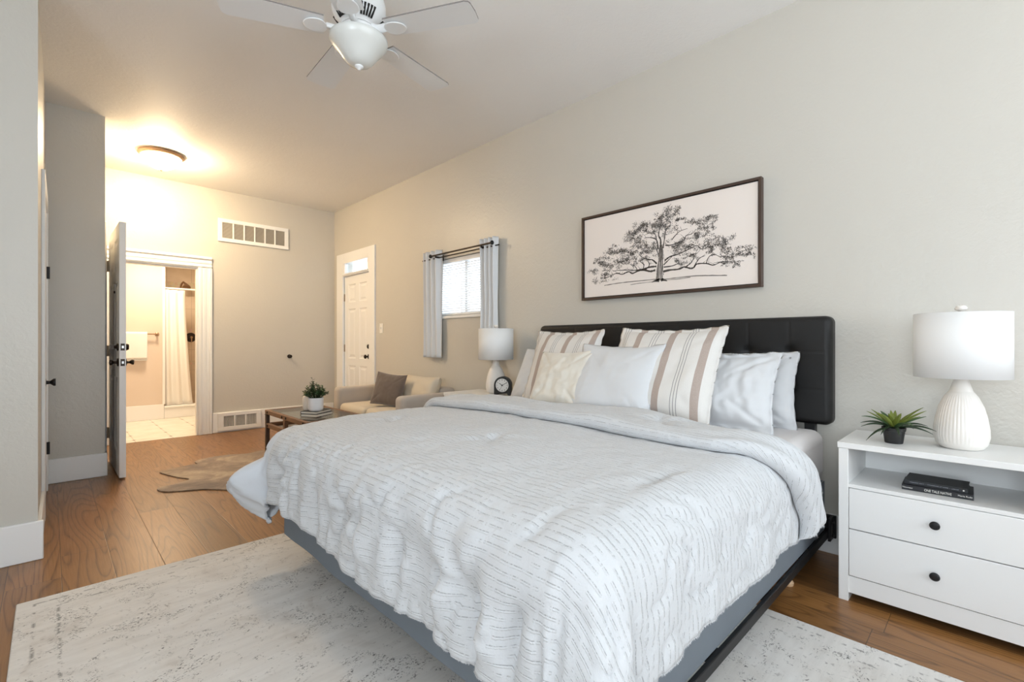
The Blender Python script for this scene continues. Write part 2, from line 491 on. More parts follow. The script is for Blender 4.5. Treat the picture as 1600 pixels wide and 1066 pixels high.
def glass_mat(name, tint=(0.95, 0.98, 1.0), refl=0.08):
    m, nt, b = nodes_of(name)
    out = nt.nodes['Material Output']
    tr = N(nt, 'ShaderNodeBsdfTransparent')
    tr.inputs[0].default_value = (*tint, 1)
    gl = N(nt, 'ShaderNodeBsdfGlossy')
    gl.inputs['Roughness'].default_value = 0.03
    lw = N(nt, 'ShaderNodeLayerWeight')
    lw.inputs[0].default_value = 0.5
    fac = mth(nt, 'ADD', mth(nt, 'MULTIPLY', mth(nt, 'POWER', lw.outputs['Facing'], 5.0), 0.96), 0.04)
    mx = N(nt, 'ShaderNodeMixShader')
    nt.links.new(fac, mx.inputs[0])
    nt.links.new(tr.outputs[0], mx.inputs[1])
    nt.links.new(gl.outputs[0], mx.inputs[2])
    nt.links.new(mx.outputs[0], out.inputs[0])
    return m


MAT['glass'] = glass_mat('window_glass')
MAT['table_glass'] = glass_mat('table_glass', (0.86, 0.88, 0.85))


def lamp_mat(name, col, strength):
    m, nt, b = nodes_of(name)
    b.inputs['Base Color'].default_value = (0.9, 0.88, 0.84, 1)
    b.inputs['Emission Color'].default_value = (*col, 1)
    b.inputs['Emission Strength'].default_value = strength
    b.inputs['Roughness'].default_value = 0.4
    return m


WARM = (1.0, 0.76, 0.48)
MAT['flush_bowl'] = lamp_mat('lit_frosted_glass', WARM, FLUSH_STRENGTH)
MAT['bath_bowl'] = lamp_mat('lit_bathroom_glass', WARM, 8.0)
MAT['fan_bowl'] = simple('unlit_alabaster_glass', (0.72, 0.73, 0.70), 0.25, bscale=14, bstr=0.05, var=0.04)

# ------------------------------------------------------------------ mesh helpers
class M:
    def __init__(self, T=None):
        self.v, self.f, self.uv, self.mi = [], [], [], []
        self.T = T or Matrix.Identity(4)

    def add(self, vs, fs, uvs=None, mi=0):
        n = len(self.v)
        self.v += [tuple(self.T @ Vector(p)) for p in vs]
        for k, f in enumerate(fs):
            self.f.append(tuple(n + i for i in f))
            self.mi.append(mi if isinstance(mi, int) else mi[k])
            self.uv.append([uvs[i] for i in f] if uvs else [(0, 0)] * len(f))
        return self

    def box(self, x0, x1, y0, y1, z0, z1, mi=0):
        return self.add([(x0, y0, z0), (x1, y0, z0), (x1, y1, z0), (x0, y1, z0), (x0, y0, z1), (x1, y0, z1), (x1, y1, z1), (x0, y1, z1)],
                        [(3, 2, 1, 0), (4, 5, 6, 7), (0, 1, 5, 4), (1, 2, 6, 5), (2, 3, 7, 6), (3, 0, 4, 7)], None, mi)

    def lathe(self, prof, n=32, c=(0, 0, 0), ax='Z', rf=None, mi=0):
        vs, fs = [], []
        rows = []
        for r, z in prof:
            if r <= 1e-6:
                rows.append([len(vs)])
                vs.append((0, 0, z))
            else:
                rows.append(list(range(len(vs), len(vs) + n)))
                for k in range(n):
                    a = 2 * pi * k / n
                    rr = r * (rf(a, z) if rf else 1)
                    vs.append((rr * cos(a), rr * sin(a), z))
        for A, B in zip(rows, rows[1:]):
            for k in range(n):
                k2 = (k + 1) % n
                if len(A) == 1 and len(B) == 1:
                    continue
                if len(A) == 1:
                    fs.append((A[0], B[k2], B[k]))
                elif len(B) == 1:
                    fs.append((A[k], A[k2], B[0]))
                else:
                    fs.append((A[k], A[k2], B[k2], B[k]))
        if len(rows[0]) > 1:
            fs.append(tuple(reversed(rows[0])))
        if len(rows[-1]) > 1:
            fs.append(tuple(rows[-1]))
        if ax == 'X':
            vs = [(z, x, y) for x, y, z in vs]
        elif ax == 'Y':
            vs = [(y, z, x) for x, y, z in vs]
        vs = [(x + c[0], y + c[1], z + c[2]) for x, y, z in vs]
        return self.add(vs, fs, None, mi)

    def tube(self, pts, r, n=10, mi=0, flat=1.0):
        pts = [Vector(p) for p in pts]
        vs, fs = [], []
        prev = None
        for i, p in enumerate(pts):
            d = (pts[min(i + 1, len(pts) - 1)] - pts[max(i - 1, 0)]).normalized()
            if prev is None:
                u = d.orthogonal().normalized()
            else:
                u = (prev - d * prev.dot(d))
                u = u.normalized() if u.length > 1e-6 else d.orthogonal().normalized()
            prev = u
            w = d.cross(u)
            rr = r[i] if isinstance(r, (list, tuple)) else r
            for k in range(n):
                a = 2 * pi * k / n
                vs.append(tuple(p + u * (cos(a) * rr) + w * (sin(a) * rr * flat)))
        for i in range(len(pts) - 1):
            for k in range(n):
                k2 = (k + 1) % n
                fs.append((i * n + k, i * n + k2, (i + 1) * n + k2, (i + 1) * n + k))
        fs.append(tuple(reversed(range(n))))
        fs.append(tuple(range((len(pts) - 1) * n, len(pts) * n)))
        return self.add(vs, fs, None, mi)

    def grid(self, fn, nu, nv, uvf=None, mi=0, close_u=False, flip=False):
        vs, uvs, fs, ms = [], [], [], []
        for i in range(nu + 1):
            for j in range(nv + 1):
                u, v = i / nu, j / nv
                vs.append(tuple(fn(u, v)))
                uvs.append(uvf(u, v) if uvf else (u, v))
        for i in range(nu):
            for j in range(nv):
                a = i * (nv + 1) + j
                b = a + nv + 1
                q = (a, b, b + 1, a + 1)
                fs.append(tuple(reversed(q)) if flip else q)
                ms.append(mi((i + .5) / nu, (j + .5) / nv) if callable(mi) else mi)
        return self.add(vs, fs, uvs, ms)

    def prism(self, poly, z0, z1, mi=0):
        n = len(poly)
        vs = [(x, y, z0) for x, y in poly] + [(x, y, z1) for x, y in poly]
        fs = [tuple(reversed(range(n))), tuple(range(n, 2 * n))] + [(i, (i + 1) % n, n + (i + 1) % n, n + i) for i in range(n)]
        return self.add(vs, fs, None, mi)


def obj(name, m, mat, parent=None, bevel=0, seg=2, smooth=False, sub=0, solid=0, loc=None, angle=35, weld=0, soff=-1):
    me = bpy.data.meshes.new(name)
    me.from_pydata(m.v, [], m.f)
    uvl = me.uv_layers.new(name='UVMap')
    k = 0
    for f in m.uv:
        for c in f:
            uvl.data[k].uv = c
            k += 1
    mats = mat if isinstance(mat, (list, tuple)) else [mat]
    for a in mats:
        me.materials.append(MAT[a] if isinstance(a, str) else a)
    for p, i in zip(me.polygons, m.mi):
        p.material_index = i
    if weld:
        bm = bmesh.new()
        bm.from_mesh(me)
        bmesh.ops.remove_doubles(bm, verts=bm.verts, dist=weld)
        bmesh.ops.recalc_face_normals(bm, faces=bm.faces)
        bm.to_mesh(me)
        bm.free()
    me.validate()
    if smooth or bevel:
        for p in me.polygons:
            p.use_smooth = True
        if smooth != 'all':
            me.set_sharp_from_angle(angle=radians(angle))
    o = bpy.data.objects.new(name, me)
    COL.objects.link(o)
    if parent is not None:
        o.parent = parent
    if loc:
        o.location = loc
    if solid:
        s = o.modifiers.new('thickness', 'SOLIDIFY')
        s.thickness = solid
        s.offset = soff
    if bevel:
        b = o.modifiers.new('bevel', 'BEVEL')
        b.width, b.segments = bevel, seg
        b.limit_method = 'ANGLE'
        b.harden_normals = False
    if sub:
        s = o.modifiers.new('subdivision', 'SUBSURF')
        s.levels = s.render_levels = sub
    return o


def tag(o, label=None, cat=None, group=None, kind=None):
    for k, v in (('label', label), ('category', cat), ('group', group), ('kind', kind)):
        if v:
            o[k] = v
    return o


def thing(name, label, cat, loc=(0, 0, 0), rz=0, group=None):
    o = bpy.data.objects.new(name, None)
    o.empty_display_size = 0.05
    COL.objects.link(o)
    o.location = loc
    o.rotation_euler = (0, 0, rz)
    return tag(o, label, cat, group)


def dup(root, loc, label, rz=None):
    def cp(o, par):
        c = o.copy()
        COL.objects.link(c)
        if par is not None:
            c.parent = par
        for ch in list(o.children):
            cp(ch, c)
        return c
    kids = list(root.children)
    r = root.copy()
    COL.objects.link(r)
    for ch in kids:
        cp(ch, r)
    r.location = loc
    if rz is not None:
        r.rotation_euler = (0, 0, rz)
    r['label'] = label
    return r


def struct(name, m, mat, label=None, cat=None, **kw):
    o = obj(name, m, mat, **kw)
    return tag(o, label, cat, None, 'structure')


def sthing(name, label, cat, loc=(0, 0, 0), rz=0):
    o = thing(name, label, cat, loc, rz)
    o['kind'] = 'structure'
    return o


def smooth01(t):
    t = max(0.0, min(1.0, t))
    return t * t * (3 - 2 * t)


def nz(x, y=0.0, z=0.0):
    return noise.noise(Vector((x, y, z)))


def wall_boxes(m, a0, a1, z0, z1, p0, p1, axis, holes=()):
    """A wall slab along axis ('X' or 'Y') with rectangular holes (a0,a1,z0,z1)."""
    aa = sorted({a0, a1, *[h[0] for h in holes], *[h[1] for h in holes]})
    zz = sorted({z0, z1, *[h[2] for h in holes], *[h[3] for h in holes]})
    for i in range(len(aa) - 1):
        ca = (aa[i] + aa[i + 1]) / 2
        k = 0
        while k < len(zz) - 1:
            def solid(k):
                cz = (zz[k] + zz[k + 1]) / 2
                return not any(h[0] < ca < h[1] and h[2] < cz < h[3] for h in holes)
            if not solid(k):
                k += 1
                continue
            k2 = k
            while k2 + 1 < len(zz) - 1 and solid(k2 + 1):
                k2 += 1
            if axis == 'Y':
                m.box(p0, p1, aa[i], aa[i + 1], zz[k], zz[k2 + 1])
            else:
                m.box(aa[i], aa[i + 1], p0, p1, zz[k], zz[k2 + 1])
            k = k2 + 1
    return m


def panel_face(m, w, h, panels, y, s):
    """Door face in the plane y with moulded panels (x0,x1,z0,z1); s = outward sign."""
    xs = sorted({0, w, *[p[0] for p in panels], *[p[1] for p in panels]})
    zs = sorted({0, h, *[p[2] for p in panels], *[p[3] for p in panels]})
    def quad(a, b, c, d):
        m.add([a, b, c, d], [(0, 1, 2, 3) if s < 0 else (3, 2, 1, 0)])
    for i in range(len(xs) - 1):
        for k in range(len(zs) - 1):
            cx, cz = (xs[i] + xs[i + 1]) / 2, (zs[k] + zs[k + 1]) / 2
            if any(p[0] < cx < p[1] and p[2] < cz < p[3] for p in panels):
                continue
            quad((xs[i], y, zs[k]), (xs[i + 1], y, zs[k]), (xs[i + 1], y, zs[k + 1]), (xs[i], y, zs[k + 1]))
    for x0, x1, z0, z1 in panels:
        rings = []
        for ins, dep in ((0, 0), (0.012, 0.009), (0.030, 0.009), (0.050, 0.002)):
            yy = y - s * dep
            rings.append([(x0 + ins, yy, z0 + ins), (x1 - ins, yy, z0 + ins), (x1 - ins, yy, z1 - ins), (x0 + ins, yy, z1 - ins)])
        for A, B in zip(rings, rings[1:]):
            for k in range(4):
                quad(A[k], A[(k + 1) % 4], B[(k + 1) % 4], B[k])
        quad(*rings[-1])


def door_leaf(w, h, t=0.04):
    """Six-panel slab: x 0..w, y 0..t, z 0..h."""
    m = M()
    st = 0.115
    pw = (w - 3 * st) / 2 + 0.01
    xs = [(st - .005, st - .005 + pw), (w - st + .005 - pw, w - st + .005)]
    zr = [(0.20, h * 0.39), (h * 0.44, h * 0.775), (h * 0.82, h - 0.115)]
    pan = [(a, b, c, d) for a, b in xs for c, d in zr]
    panel_face(m, w, h, pan, 0, -1)
    panel_face(m, w, h, pan, t, 1)
    for a, b, c, d in (((0, 0, 0), (0, t, 0), (0, t, h), (0, 0, h)), ((w, t, 0), (w, 0, 0), (w, 0, h), (w, t, h)),
                       ((0, t, 0), (0, 0, 0), (w, 0, 0), (w, t, 0)), ((0, 0, h), (0, t, h), (w, t, h), (w, 0, h))):
        m.add([a, b, c, d], [(3, 2, 1, 0)])
    return m


def knob_bm(c, ax, sgn, r=0.027, ln=0.065):
    """Round door knob with rose; axis 'X' or 'Y', pointing along sgn."""
    pr = [(0.033, 0), (0.033, 0.004), (0.028, 0.009), (0.012, 0.012), (0.010, 0.028), (0.014, 0.034), (r, 0.045), (r, 0.055), (0.018, ln - .003), (0, ln)]
    m = M()
    m.lathe([(a, b * sgn) for a, b in pr], 20, c, ax)
    return m


# ------------------------------------------------------------------ the room
m = M()
m.box(-2.35, 3.05, -2.35, 6.70, -0.06, 0.0)
struct('floor', m, 'floor', 'brown oak plank floor of the bedroom', 'floor')
m = M()
m.box(-2.35, 3.05, -2.35, 6.77, H, H + 0.08)
struct('ceiling', m, 'ceiling', 'textured off-white bedroom ceiling', 'ceiling')
WIN = (3.22, 4.26, 1.38, 1.97)
DOORH = (5.57, 6.36, -0.0, 2.20)
m = M()
wall_boxes(m, -2.35, F + 0.12, 0, H, D, D + 0.14, 'Y', [WIN, DOORH])
struct('wall_right', m, 'wall', 'long greige wall behind the bed headboard', 'wall')
BD = (0.45, 1.262, 0.0, 1.995)
m = M()
wall_boxes(m, 0.10, D, 0, H, F, F + 0.07, 'X', [BD])
struct('wall_far', m, 'wall', 'greige far wall with the bathroom doorway', 'wall')
m = M()
m.box(-2.35, -0.043, 3.41, 3.55, 0, H)
struct('wall_near_left', m, 'wall', 'greige wall end nearest the left picture edge', 'wall')
ang = atan2(0.022, 1.75)
m = M()
m.box(-0.12, 0.0, 0.0, 1.76, 0, H)
o = struct('wall_left', m, 'wall', 'narrow greige side wall running between the two left wall ends', 'wall', loc=(-0.046, 3.41, 0))
o.rotation_euler = (0, 0, -ang)
m = M()
m.box(-0.16, 0.328, 5.16, 5.30, 0, H)
struct('wall_alcove', m, 'wall', 'greige wall piece beside the open white door', 'wall')
HD = (5.76, 6.57, 0.0, 2.10)
m = M()
wall_boxes(m, 5.30, F + 0.12, 0, H, 0.20, 0.318, 'Y', [HD])
struct('wall_hall', m, 'wall', 'side wall holding the doorway of the open door', 'wall')
m = M()
wall_boxes(m, -2.35, D + 0.14, 0, H, -2.35, -2.2, 'X', [(-0.65, 0.85, 0.75, 2.35), (1.35, 2.55, 0.75, 2.35)])
struct('wall_back', m, 'wall', 'greige back wall with two windows', 'wall')
m = M()
wall_boxes(m, -2.2, 3.41, 0, H, -2.35, -2.2, 'Y', [(-1.3, 0.4, 0.70, 2.40)])
struct('wall_west', m, 'wall', 'greige wall with a wide window', 'wall')
# little hall behind the open door
m = M()
m.box(-0.9, 0.20, 5.30, 6.72, -0.06, 0)
m.box(-0.9, -0.8, 5.30, 6.72, 0, 2.5)
m.box(-0.8, 0.2, 6.66, 6.76, 0, 2.5)
m.box(-0.8, 0.2, 5.24, 5.30, 0, 2.5)
m.box(-0.9, 0.2, 5.24, 6.76, 2.5, 2.56)
struct('wall_hallway', m, 'wall', 'hallway walls behind the open door', 'wall')


def window_frame(name, axis, a0, a1, z0, z1, p, label, muntins=1):
    w = sthing(name, label, 'window')
    def bx(m, u0, u1, z0, z1, d0, d1):
        if axis == 'X':
            m.box(u0, u1, p + d0, p + d1, z0, z1)
        else:
            m.box(p + d0, p + d1, u0, u1, z0, z1)
    fr = M()
    bx(fr, a0, a0 + .04, z0, z1, 0, .05)
    bx(fr, a1 - .04, a1, z0, z1, 0, .05)
    bx(fr, a0 + .04, a1 - .04, z0, z0 + .04, 0, .05)
    bx(fr, a0 + .04, a1 - .04, z1 - .04, z1, 0, .05)
    for k in range(muntins):
        c = a0 + (a1 - a0) * (k + 1) / (muntins + 1)
        bx(fr, c - .018, c + .018, z0 + .04, z1 - .04, .005, .045)
    obj('window_frame', fr, 'white', w, bevel=.003)
    g = M()
    bx(g, a0 + .04, a1 - .04, z0 + .04, z1 - .04, .022, .026)
    obj('pane', g, 'glass', w)
    return w


window_frame('window_1', 'Y', WIN[0], WIN[1], WIN[2], WIN[3], D + .075, 'small white window between the two grey curtain panels')
window_frame('window_2', 'X', -0.65, 0.85, 0.75, 2.35, -2.31, 'white window in the back wall')
window_frame('window_3', 'X', 1.35, 2.55, 0.75, 2.35, -2.31, 'narrower white window in the back wall')
window_frame('window_4', 'Y', -1.3, 0.4, 0.70, 2.40, -2.31, 'wide white window in the side wall', 2)

# sill under the small window
m = M()
m.box(D - .018, D + .075, WIN[0] - .03, WIN[1] + .03, WIN[2] - .03, WIN[2] - .004)
struct('trim_1', m, 'white', 'white sill of the small curtained window', 'sill', bevel=.004)

# pale neighbouring house wall outside the window
w = thing('exterior_house', 'pale sided neighbouring house seen through the blind slats', 'house', (5.2, 3.7, 0))
m = M()
m.box(0, .2, -4, 5, 0.0, 5)
for k in range(26):
    m.box(-.012, 0, -4, 5, k * .18 + .02, k * .18 + .16)
obj('wall', m, 'siding', w)
m = M()
m.box(-.04, .02, -.35, .75, 1.05, 1.75)
obj('brick_patch', m, 'brick', w)
m = M()
m.box(-.05, .02, .95, 1.75, 1.5, 2.5)
obj('window', m, 'steel', w)

# baseboards
def baseboard(name, axis, a0, a1, p0, p1, h=.205, label=None):
    m = M()
    if axis == 'Y':
        m.box(p0, p1, a0, a1, 0, h)
    else:
        m.box(a0, a1, p0, p1, 0, h)
    return struct(name, m, 'white', label, 'baseboard', bevel=.005)


baseboard('baseboard_right', 'Y', -2.2, 5.43, D - .018, D, label='white baseboard along the bed wall')
baseboard('baseboard_far', 'X', 1.41, D - .02, F - .02, F, .245, 'tall white baseboard on the far wall')
baseboard('baseboard_near_left', 'X', -2.2, -0.022, 3.388, 3.41, .197, 'white baseboard on the nearest left wall end')
baseboard('baseboard_alcove', 'X', -0.015, 0.342, 5.138, 5.16, .190, 'white baseboard beside the open white door')
baseboard('baseboard_hall', 'Y', 5.16, 5.70, .318, .338, .190, 'white baseboard behind the open white door')

# bathroom door casing
m = M()
for a, b, d in ((1.262, 1.405, .018), (1.275, 1.30, .028), (1.315, 1.345, .024), (1.375, 1.405, .034)):
    m.box(a, b, F - d, F, 0, 2.0)
for a, b, d in ((0.31, 0.45, .018), (0.31, 0.34, .034), (0.41, 0.437, .028)):
    m.box(a + .01, b, F - d, F, 0, 2.0)
for a, b, d in ((1.995, 2.138, .018), (2.008, 2.033, .028), (2.05, 2.078, .024), (2.105, 2.138, .034)):
    m.box(0.32, 1.405, F - d, F, a, b)
struct('trim_2', m, 'white', 'white fluted casing round the bathroom doorway', 'door casing', bevel=.004)
m = M()
m.box(1.248, 1.262, F - .001, F + .071, 0, 1.98)
m.box(0.45, 0.464, F - .001, F + .071, 0, 1.98)
m.box(0.45, 1.262, F - .001, F + .071, 1.98, 1.995)
struct('trim_3', m, 'white', 'white jamb lining the bathroom doorway', 'door jamb', bevel=.003)

# exterior door with transom, in the bed wall
m = M()
m.box(D - .022, D, 5.441, 5.587, 0, 2.335)
m.box(D - .022, D, 6.341, 6.527, 0, 2.335)
m.box(D - .022, D, 5.587, 6.341, 2.195, 2.335)
m.box(D - .022, D + .05, 5.587, 6.341, 2.02, 2.052)
m.box(D - .015, D + .04, 5.587, 5.64, 2.052, 2.195)
m.box(D - .015, D + .04, 6.29, 6.341, 2.052, 2.195)
m.box(D - .035, D - .022, 5.60, 6.33, 2.032, 2.052)
struct('trim_4', m, 'white', 'white board casing round the corner door', 'door casing', bevel=.003)
w = sthing('window_5', 'small transom window above the white corner door', 'window')
m = M()
m.box(D + .02, D + .024, 5.64, 6.29, 2.052, 2.195)
obj('pane', m, 'glass', w)
d = sthing('door_1', 'white six-panel entry door in the far right corner', 'door', (D + .012, 5.592, 0.008), radians(90))
lf = door_leaf(.745, 2.008, .04)
lf.T = Matrix()
mm = M(Matrix.Translation((0, -.04, 0)))
mm.add(lf.v, lf.f)
obj('door_leaf', mm, 'white', d)
# local frame: x runs along the wall (world +y), y points into the room when positive (world -x)
k = knob_bm((.055, .0, .915), 'Y', 1)
obj('door_knob', k, 'bronze', d, smooth=True)
k = M().lathe([(.030, 0), (.030, .008), (.024, .018), (0, .020)], 20, (.052, 0, 1.045), 'Y')
obj('deadbolt', k, 'bronze', d, smooth=True)
for z in (.32, 1.02, 1.72):
    k = M().box(.738, .752, -.002, .012, z - .05, z + .05)
    obj('hinge', k, 'hinge', d, bevel=.002)

# left wall: white closed closet door with its casing, seen almost edge-on
d = sthing('door_2', 'white closed door seen edge-on in the narrow left wall', 'door', (-0.046, 3.41, 0), -ang)
lf = door_leaf(.70, 2.05, .03)
mm = M(Matrix.Translation((.004, .80, .008)) @ Matrix.Rotation(radians(90), 4, 'Z') @ Matrix.Translation((0, -.006, 0)))
mm.add(lf.v, lf.f)
obj('door_leaf', mm, 'white', d)
obj('door_knob', knob_bm((.008, .86, .845), 'X', 1, .024, .055), 'black_metal', d, smooth=True)
for z in (.32, 1.62):
    obj('hinge', M().box(.010, .028, 1.490, 1.505, z - .045, z + .045), 'black_metal', d, bevel=.002)
m = M()
m.box(0, .018, .68, .80, 0, 2.17)
m.box(0, .018, 1.50, 1.60, 0, 2.17)
m.box(0, .018, .80, 1.50, 2.06, 2.17)
o = struct('trim_5', m, 'white', 'white casing on the narrow left wall', 'door casing', bevel=.003, loc=(-0.046, 3.41, 0))
o.rotation_euler = (0, 0, -ang)
m = M()
m.box(0, .016, 0.0, .68, 0, .19)
m.box(0, .016, 1.60, 1.70, 0, .19)
o = struct('baseboard_left', m, 'white', 'white baseboard on the narrow left wall', 'baseboard', bevel=.003, loc=(-0.046, 3.41, 0))
o.rotation_euler = (0, 0, -ang)

# open white door, folded back towards the camera
od = sthing('door_3', 'open white six-panel door with dark knobs, seen edge-on', 'door', (0.414, 5.752, 0.012), 0)
dx, dy = 0.421 - 0.414, 4.925 - 5.752
od.rotation_euler = (0, 0, atan2(dy, dx))
lf = door_leaf(hypot(dx, dy), 2.065, .042)
mm = M(Matrix.Translation((0, -.021, 0)))
mm.add(lf.v, lf.f)
obj('door_leaf', mm, 'white', od)
wd = hypot(dx, dy)
for sgn in (1, -1):
    k = knob_bm((wd - .065, sgn * .021, .930), 'Y', sgn, .022, .060)
    obj('door_knob', k, 'bronze', od, smooth=True)
k = M().lathe([(.030, .021), (.030, .030), (.022, .045), (0, .046)], 20, (wd - .065, 0, 1.055), 'Y')
k.lathe([(.030, -.021), (.030, -.030), (.014, -.036), (.010, -.05), (0, -.05)], 20, (wd - .065, 0, 1.055), 'Y')
k.box(wd - .068, wd - .062, -.075, -.048, 1.037, 1.073)
obj('deadbolt', k, 'bronze', od, smooth=True)
for z in (.930, 1.055):
    k = M().box(wd - .001, wd + .0025, -.013, .013, z - .028, z + .028)
    pl = obj('latch_plate', k, 'bronze', od, bevel=.001)
    obj('latch_bolt', M().box(wd + .0025, wd + .009, -.007, .007, z - .010, z + .010), 'steel', pl, bevel=.001)
k = M().lathe([(.011, -.021), (.011, -.027), (.006, -.029), (0, -.029)], 16, (wd * .62, 0, 1.52), 'Y')
obj('peephole', k, 'bronze', od, smooth=True)
for z in (.255, 1.015, 1.80):
    k = M()
    k.lathe([(.009, z - .05), (.009, z + .05)], 12, (-.012, -.028, 0))
    k.box(-.012, .03, -.026, -.021, z - .05, z + .05)
    obj('hinge', k, 'hinge', od, bevel=.001)
m = M()
m.box(.318, .372, 5.655, 5.762, 0, 2.205)
m.box(.318, .336, 6.57, 6.61, 0, 2.205)
m.box(.318, .336, 5.762, 6.57, 2.10, 2.205)
struct('trim_6', m, 'white', 'white casing of the open door', 'door casing', bevel=.003)

# ------------------------------------------------------------------ bathroom beyond
m = M()
m.box(-0.10, 2.10, F + .05, 9.3, -0.06, 0.0)
m.box(0.45, 1.262, F + .0, F + .05, -0.05, 0.002)
struct('floor_bathroom', m, 'tile', 'pale tile bathroom floor with dark inset dots', 'floor')
m = M()
m.box(-0.10, 1.185, 8.45, 8.57, 0, 2.6)
m.box(-0.20, -0.10, F + .07, 9.3, 0, 2.6)
m.box(2.10, 2.2, F + .07, 9.3, 0, 2.6)
struct('wall_bathroom', m, 'bath_wall', 'cream painted bathroom wall behind the towel', 'wall')
m = M()
m.box(1.06, 2.10, 9.15, 9.25, 0, 2.6)
struct('wall_shower', m, 'shower_tile', 'beige tiled shower wall with mosaic bands', 'wall')
m = M()
m.box(1.10, 1.185, 8.57, 9.15, 0, 2.6)
struct('wall_shower_side', m, 'shower_tile', 'short tiled side wall of the shower', 'wall')
m = M()
m.box(-0.20, 2.2, F + .07, 9.3, 2.6, 2.68)
struct('ceiling_bathroom', m, 'ceiling', 'bathroom ceiling', 'ceiling')
m = M()
m.box(-0.10, 1.185, 8.432, 8.45, 0, .21)
struct('baseboard_bathroom', m, 'white', 'cream baseboard in the bathroom', 'baseboard', bevel=.004)
m = M()
m.box(1.187, 2.10, 8.44, 8.56, 0, .15)
m.box(1.187, 2.10, 8.425, 8.575, .15, .18)
struct('trim_7', m, 'white', 'raised beige curb at the foot of the shower', 'shower curb', bevel=.006)
m = M()
m.box(1.168, 1.200, 8.435, 8.45, 0.21, 2.3)
struct('trim_8', m, 'white', 'white corner strip beside the shower', 'trim')

t = thing('towel_bar', 'dark metal towel bar on the bathroom wall', 'towel bar', (0, 0, 0))
m = M()
m.tube([(0.55, 8.385, 1.226), (1.115, 8.385, 1.226)], .009, 10)
obj('bar', m, 'brass', t, smooth=True)
for x in (0.56, 1.105):
    m = M().lathe([(.026, 8.45), (.026, 8.442), (.012, 8.435), (.012, 8.39), (.016, 8.38), (.010, 8.37), (0, 8.37)], 16, (x, 0, 1.226), 'Y')
    obj('post', m, 'brass', t, smooth=True)
m = M()
def towel(u, v):
    x = .70 + .285 * u
    s = v * .80
    if s < .36:
        y, z = 8.372 - .006 * sin(u * 9), 1.238 - (.36 - s) if False else 0.878 + s
    else:
        a = min(1, (s - .36) / .05) * pi
        y, z = 8.386 - .016 * cos(a), 1.238 + .014 * sin(a)
        if s > .41:
            y, z = 8.402, 1.238 - (s - .41)
    if s < .36:
        y = 8.370 - .006 * sin(u * 9 + 1) * (1 - s / .36)
    return (x, y, z)
m.grid(towel, 24, 40)
tag(obj('towel', m, 'towel', None, smooth='all', solid=.008, soff=0), 'white towel folded over the bathroom towel bar', 'towel')

t = thing('shower_curtain_rod', 'white rod across the bathroom shower opening', 'rod')
m = M()
m.tube([(1.187, 8.50, 1.905), (2.10, 8.50, 1.905)], .014, 12)
obj('rod', m, 'plastic_white', t, smooth=True)
m = M()
def shc(u, v):
    x = 1.205 + .245 * u + .10 * u * v ** 1.5
    return (x, 8.50 - .028 * sin(u * 5.2 * pi) * (.5 + .7 * v) + .004 * sin(v * 9), 1.885 - v * 1.70)
m.grid(shc, 70, 30)
tag(obj('shower_curtain', m, 'shower_cloth', None, smooth='all', solid=.003), 'white shower curtain hanging in folds in the bathroom', 'shower curtain')
t = thing('showerhead', 'brass shower head on a bent arm above the curtain', 'shower head')
m = M()
m.tube([(1.485, 9.14, 1.86), (1.488, 9.10, 1.94), (1.497, 9.05, 2.03), (1.512, 8.99, 2.065), (1.53, 8.95, 2.04)], .014, 10)
m.lathe([(.03, 9.148), (.03, 9.14), (.012, 9.13)], 16, (1.485, 0, 1.86), 'Y')
obj('arm', m, 'brass', t, smooth=True)
T = Matrix.Translation((1.54, 8.93, 2.01)) @ Matrix.Rotation(radians(-35), 4, 'X') @ Matrix.Scale(1.15, 4)
m = M(T)
m.lathe([(.012, .03), (.016, .02), (.03, 0), (.048, -.035), (.048, -.045), (0, -.045)], 20)
obj('head', m, 'brass', t, smooth=True)
t = thing('shower_valve', 'round dark shower valve on the beige tile', 'shower valve')
m = M().lathe([(.075, 9.15), (.075, 9.143), (.055, 9.135), (.03, 9.13), (0, 9.13)], 24, (1.64, 0, 1.19), 'Y')
obj('plate', m, 'bronze', t, smooth=True)
m = M().lathe([(.020, 9.13), (.018, 9.09), (.0, 9.085)], 16, (1.64, 0, 1.19), 'Y')
m.box(1.632, 1.648, 9.085, 9.10, 1.11, 1.19)
obj('handle', m, 'brass', t, smooth=True)
t = thing('ceiling_light', 'warm dome light on the bathroom ceiling', 'ceiling light', (1.05, 7.7, 2.6))
obj('base', M().lathe([(.15, 0), (.15, -.03), (.13, -.035)], 28), 'brass', t, smooth=True)
obj('glass_bowl', M().lathe([(.13, -.035), (.12, -.07), (.07, -.11), (0, -.12)], 28), 'bath_bowl', t, smooth=True)
bl = bpy.data.lights.new('bathroom_lamp', 'AREA')
bl.shape, bl.size, bl.energy, bl.color = 'DISK', .4, BATH_POWER, (1.0, 0.80, 0.56)
bo = bpy.data.objects.new('bathroom_lamp', bl)
COL.objects.link(bo)
bo.location = (1.05, 7.7, 2.46)

